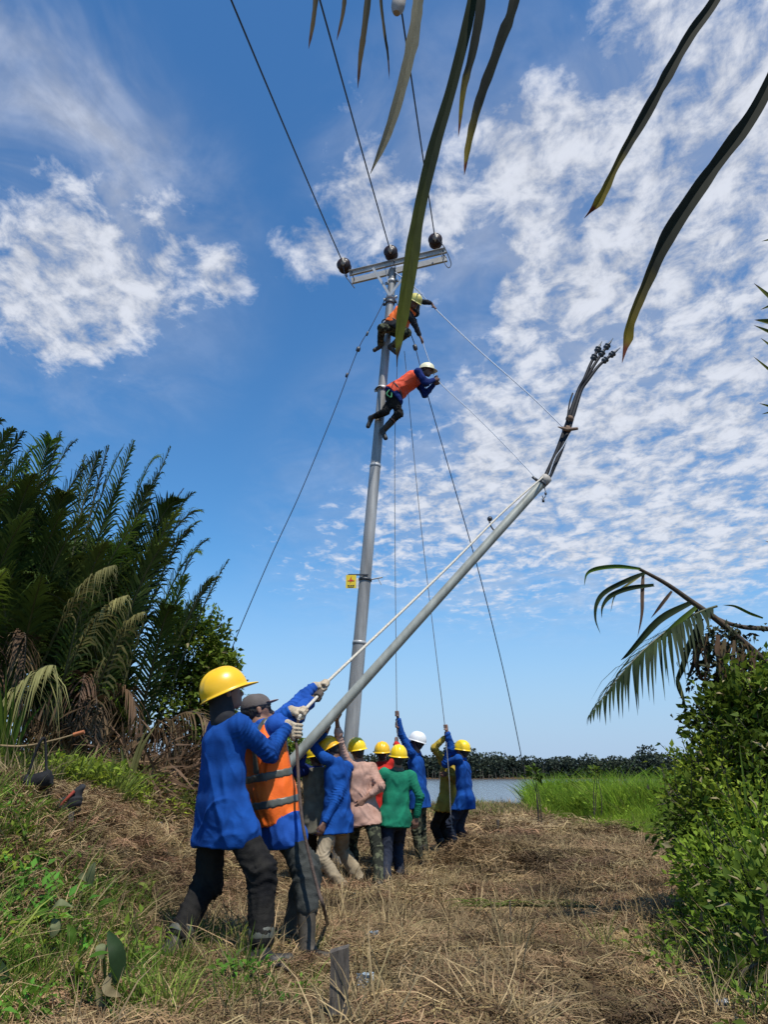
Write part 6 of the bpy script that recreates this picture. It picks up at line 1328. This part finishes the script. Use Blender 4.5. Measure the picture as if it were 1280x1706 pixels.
# broad-leaved weeds in the lower left foreground
def big_leaf(pts, w_, mat, parent, face=(0, -1, .3), tw=.4): return strip(pts, w_, mat, 'leaf', parent, fold=.16, face=face, twist=tw, prof=lambda s: np.sin(np.clip(s, .02, .985) * np.pi) ** .7, n=14)
def broad(label, base, items):
    root = empty('broad_leaf_weed', base, label, 'weed')
    for st, lf, w_, mt, fc in items:
        if st: b = MB(); b.tube(spline(st, 12), .007, 6); b.obj('stem', 'grass_yellow', root)
        big_leaf(lf, w_, mt, root, fc)
g0 = rb(190, 1690, 3.95)
broad('broad-leaved weed with a hanging dark green leaf and a dried leaf, lower left', g0, [
    ([g0, P(176, 1640, 3.95), P(172, 1585, 3.95)], [P(180, 1552, 3.95), P(192, 1580, 3.9), P(196, 1612, 3.9), P(190, 1640, 3.9)], .075, 'big_leaf_dark', (.2, -1, .2)),
    (None, [P(148, 1594, 3.9), P(162, 1592, 3.88), P(180, 1588, 3.86)], .05, 'weed_leaf', (0, -.6, 1)),
    (None, [P(170, 1572, 3.95), P(168, 1582, 3.93), P(170, 1598, 3.93)], .05, 'big_leaf_grey', (0, -1, .6)),
    (None, [P(184, 1620, 3.9), P(178, 1648, 3.86), P(202, 1660, 3.84)], .04, 'dead_leaf', (0, -1, .2)),
    (None, [P(160, 1640, 3.9), P(166, 1665, 3.9), P(162, 1700, 3.9)], .03, 'dead_leaf', (0, -1, .2))])
g1 = rb(105, 1600, 4.3)
broad('broad-leaved weed with a curled grey-white leaf at the lower left', g1, [
    ([g1, P(100, 1560, 4.3), P(98, 1530, 4.3)], [P(80, 1522, 4.3), P(98, 1506, 4.25), P(122, 1512, 4.3)], .055, 'big_leaf_grey', (.1, -.7, .8)),
    (None, [P(88, 1530, 4.28), P(92, 1545, 4.25), P(84, 1562, 4.25)], .05, 'big_leaf_grey', (0, -1, .3)),
    (None, [P(112, 1540, 4.28), P(120, 1560, 4.25), P(104, 1590, 4.25)], .045, 'weed_leaf', (0, -1, .3))])
g2 = rb(5, 1690, 3.9)
broad('broad dark leaf with a pale rim at the left edge near the bottom', g2, [
    ([g2, P(10, 1650, 3.9), P(12, 1600, 3.9)], [P(-14, 1585, 3.9), P(-4, 1630, 3.85), P(12, 1668, 3.85)], .09, 'big_leaf_dark', (.3, -1, .2)),
    (None, [P(60, 1640, 3.9), P(25, 1655, 3.85), P(-10, 1672, 3.85)], .03, 'dead_leaf', (0, -.5, 1)),
    (None, [P(55, 1650, 3.9), P(35, 1680, 3.85), P(10, 1710, 3.85)], .03, 'grass_yellow', (0, -.5, 1))])
g3 = rb(160, 1520, 4.9)
broad('grey-green weed with upright leaves in the middle of the left foreground', g3, [
    ([g3, P(152, 1490, 4.9), P(150, 1450, 4.9)], [P(150, 1480, 4.9), P(152, 1455, 4.88), P(158, 1436, 4.88)], .05, 'big_leaf_grey', (.2, -1, .2)),
    (None, [P(150, 1470, 4.9), P(140, 1460, 4.88), P(130, 1462, 4.88)], .04, 'big_leaf_grey', (0, -1, .5)),
    (None, [P(165, 1520, 4.85), P(172, 1505, 4.85), P(192, 1500, 4.85)], .045, 'weed_leaf', (0, -1, .6))])
r = np.random.default_rng(123)
for i, (u, v, lb) in enumerate(((70, 1385, 'weed with wide bright leaves on the left slope below the jacket'), (35, 1430, 'bright green weed clump at the left edge, upper one'), (60, 1480, 'bright green weed clump at the left edge, lower one'), (245, 1530, 'small green weed behind the rear boot of the nearest man'), (120, 1680, 'green weed at the bottom edge left of the dried leaf'), (330, 1560, 'green weed between the boots of the nearest man'))):
    g_ = gp(u, v); root = empty('weed', g_, lb, 'weed')
    for k in range(12 if i < 3 else 7):
        a = r.uniform(0, 6.28); ln = r.uniform(.06, .14); z = r.uniform(.03, .2); p = g_ + [0, 0, z]; e = p + np.array([math.cos(a) * ln, math.sin(a) * ln, r.uniform(-.02, .05)]); big_leaf([p, (p + e) / 2 + [0, 0, .02], e], r.uniform(.03, .05), ['weed_leaf', 'bush_leaf_light', 'grass_yellow'][k % 3], root, (0, 0, 1))
    b = MB(); b.tube([g_, g_ + [.01, 0, .24]], .004, 5); b.obj('stem', 'grass', root)
# long grass blades leaning out of the right-hand weeds and the left bank
def blade_fan(name, label, base, tips, w_, mat):
    root = empty(name, base, label, 'grass clump')
    for t in tips: t = np.asarray(t); m = (np.asarray(base) + t) / 2 + [0, 0, .12 + .1 * abs(t[0] - base[0])]; strip([np.asarray(base) + r.normal(0, .02, 3) * [1, 1, 0], m, t], w_, mat, 'blade', root, n=12, twist=.5)
blade_fan('long_grass', 'clump of long green grass blades at the bottom right corner', rb(1255, 1700, 4.1), [P(1190, 1690, 4.0), P(1215, 1650, 4.0), P(1240, 1600, 4.2), P(1300, 1590, 4.1), P(1270, 1615, 4.2), P(1200, 1610, 4.2), P(1310, 1660, 4.)], .018, 'grass_yellow')
blade_fan('long_grass', 'clump of long narrow grass blades in front of the fine-leaved shrub', rb(1255, 1440, 5.2), [P(1232, 1230, 5.3), P(1215, 1290, 5.2), P(1290, 1320, 5.0), P(1300, 1335, 5.1), P(1280, 1290, 5.2), P(1195, 1340, 5.1)], .018, 'grass')
blade_fan('long_grass', 'tall fresh green reed blades at the left edge under the palms', rb(10, 1260, 7.4), [P(-10, 1090, 7.4), P(10, 1110, 7.3), P(28, 1130, 7.3), P(45, 1120, 7.4), P(60, 1145, 7.3), P(20, 1160, 7.2), P(40, 1175, 7.2), P(0, 1140, 7.3), P(-20, 1120, 7.3), P(75, 1170, 7.3)], .035, 'palm_leaf_young')
blade_fan('long_grass', 'single tuft of upright green blades on the bank left of the nearest man', rb(215, 1262, 8.2), [P(262, 1205, 8.2), P(255, 1215, 8.2), P(240, 1225, 8.2), P(200, 1240, 8.2), P(248, 1208, 8.2)], .035, 'palm_leaf_pale')
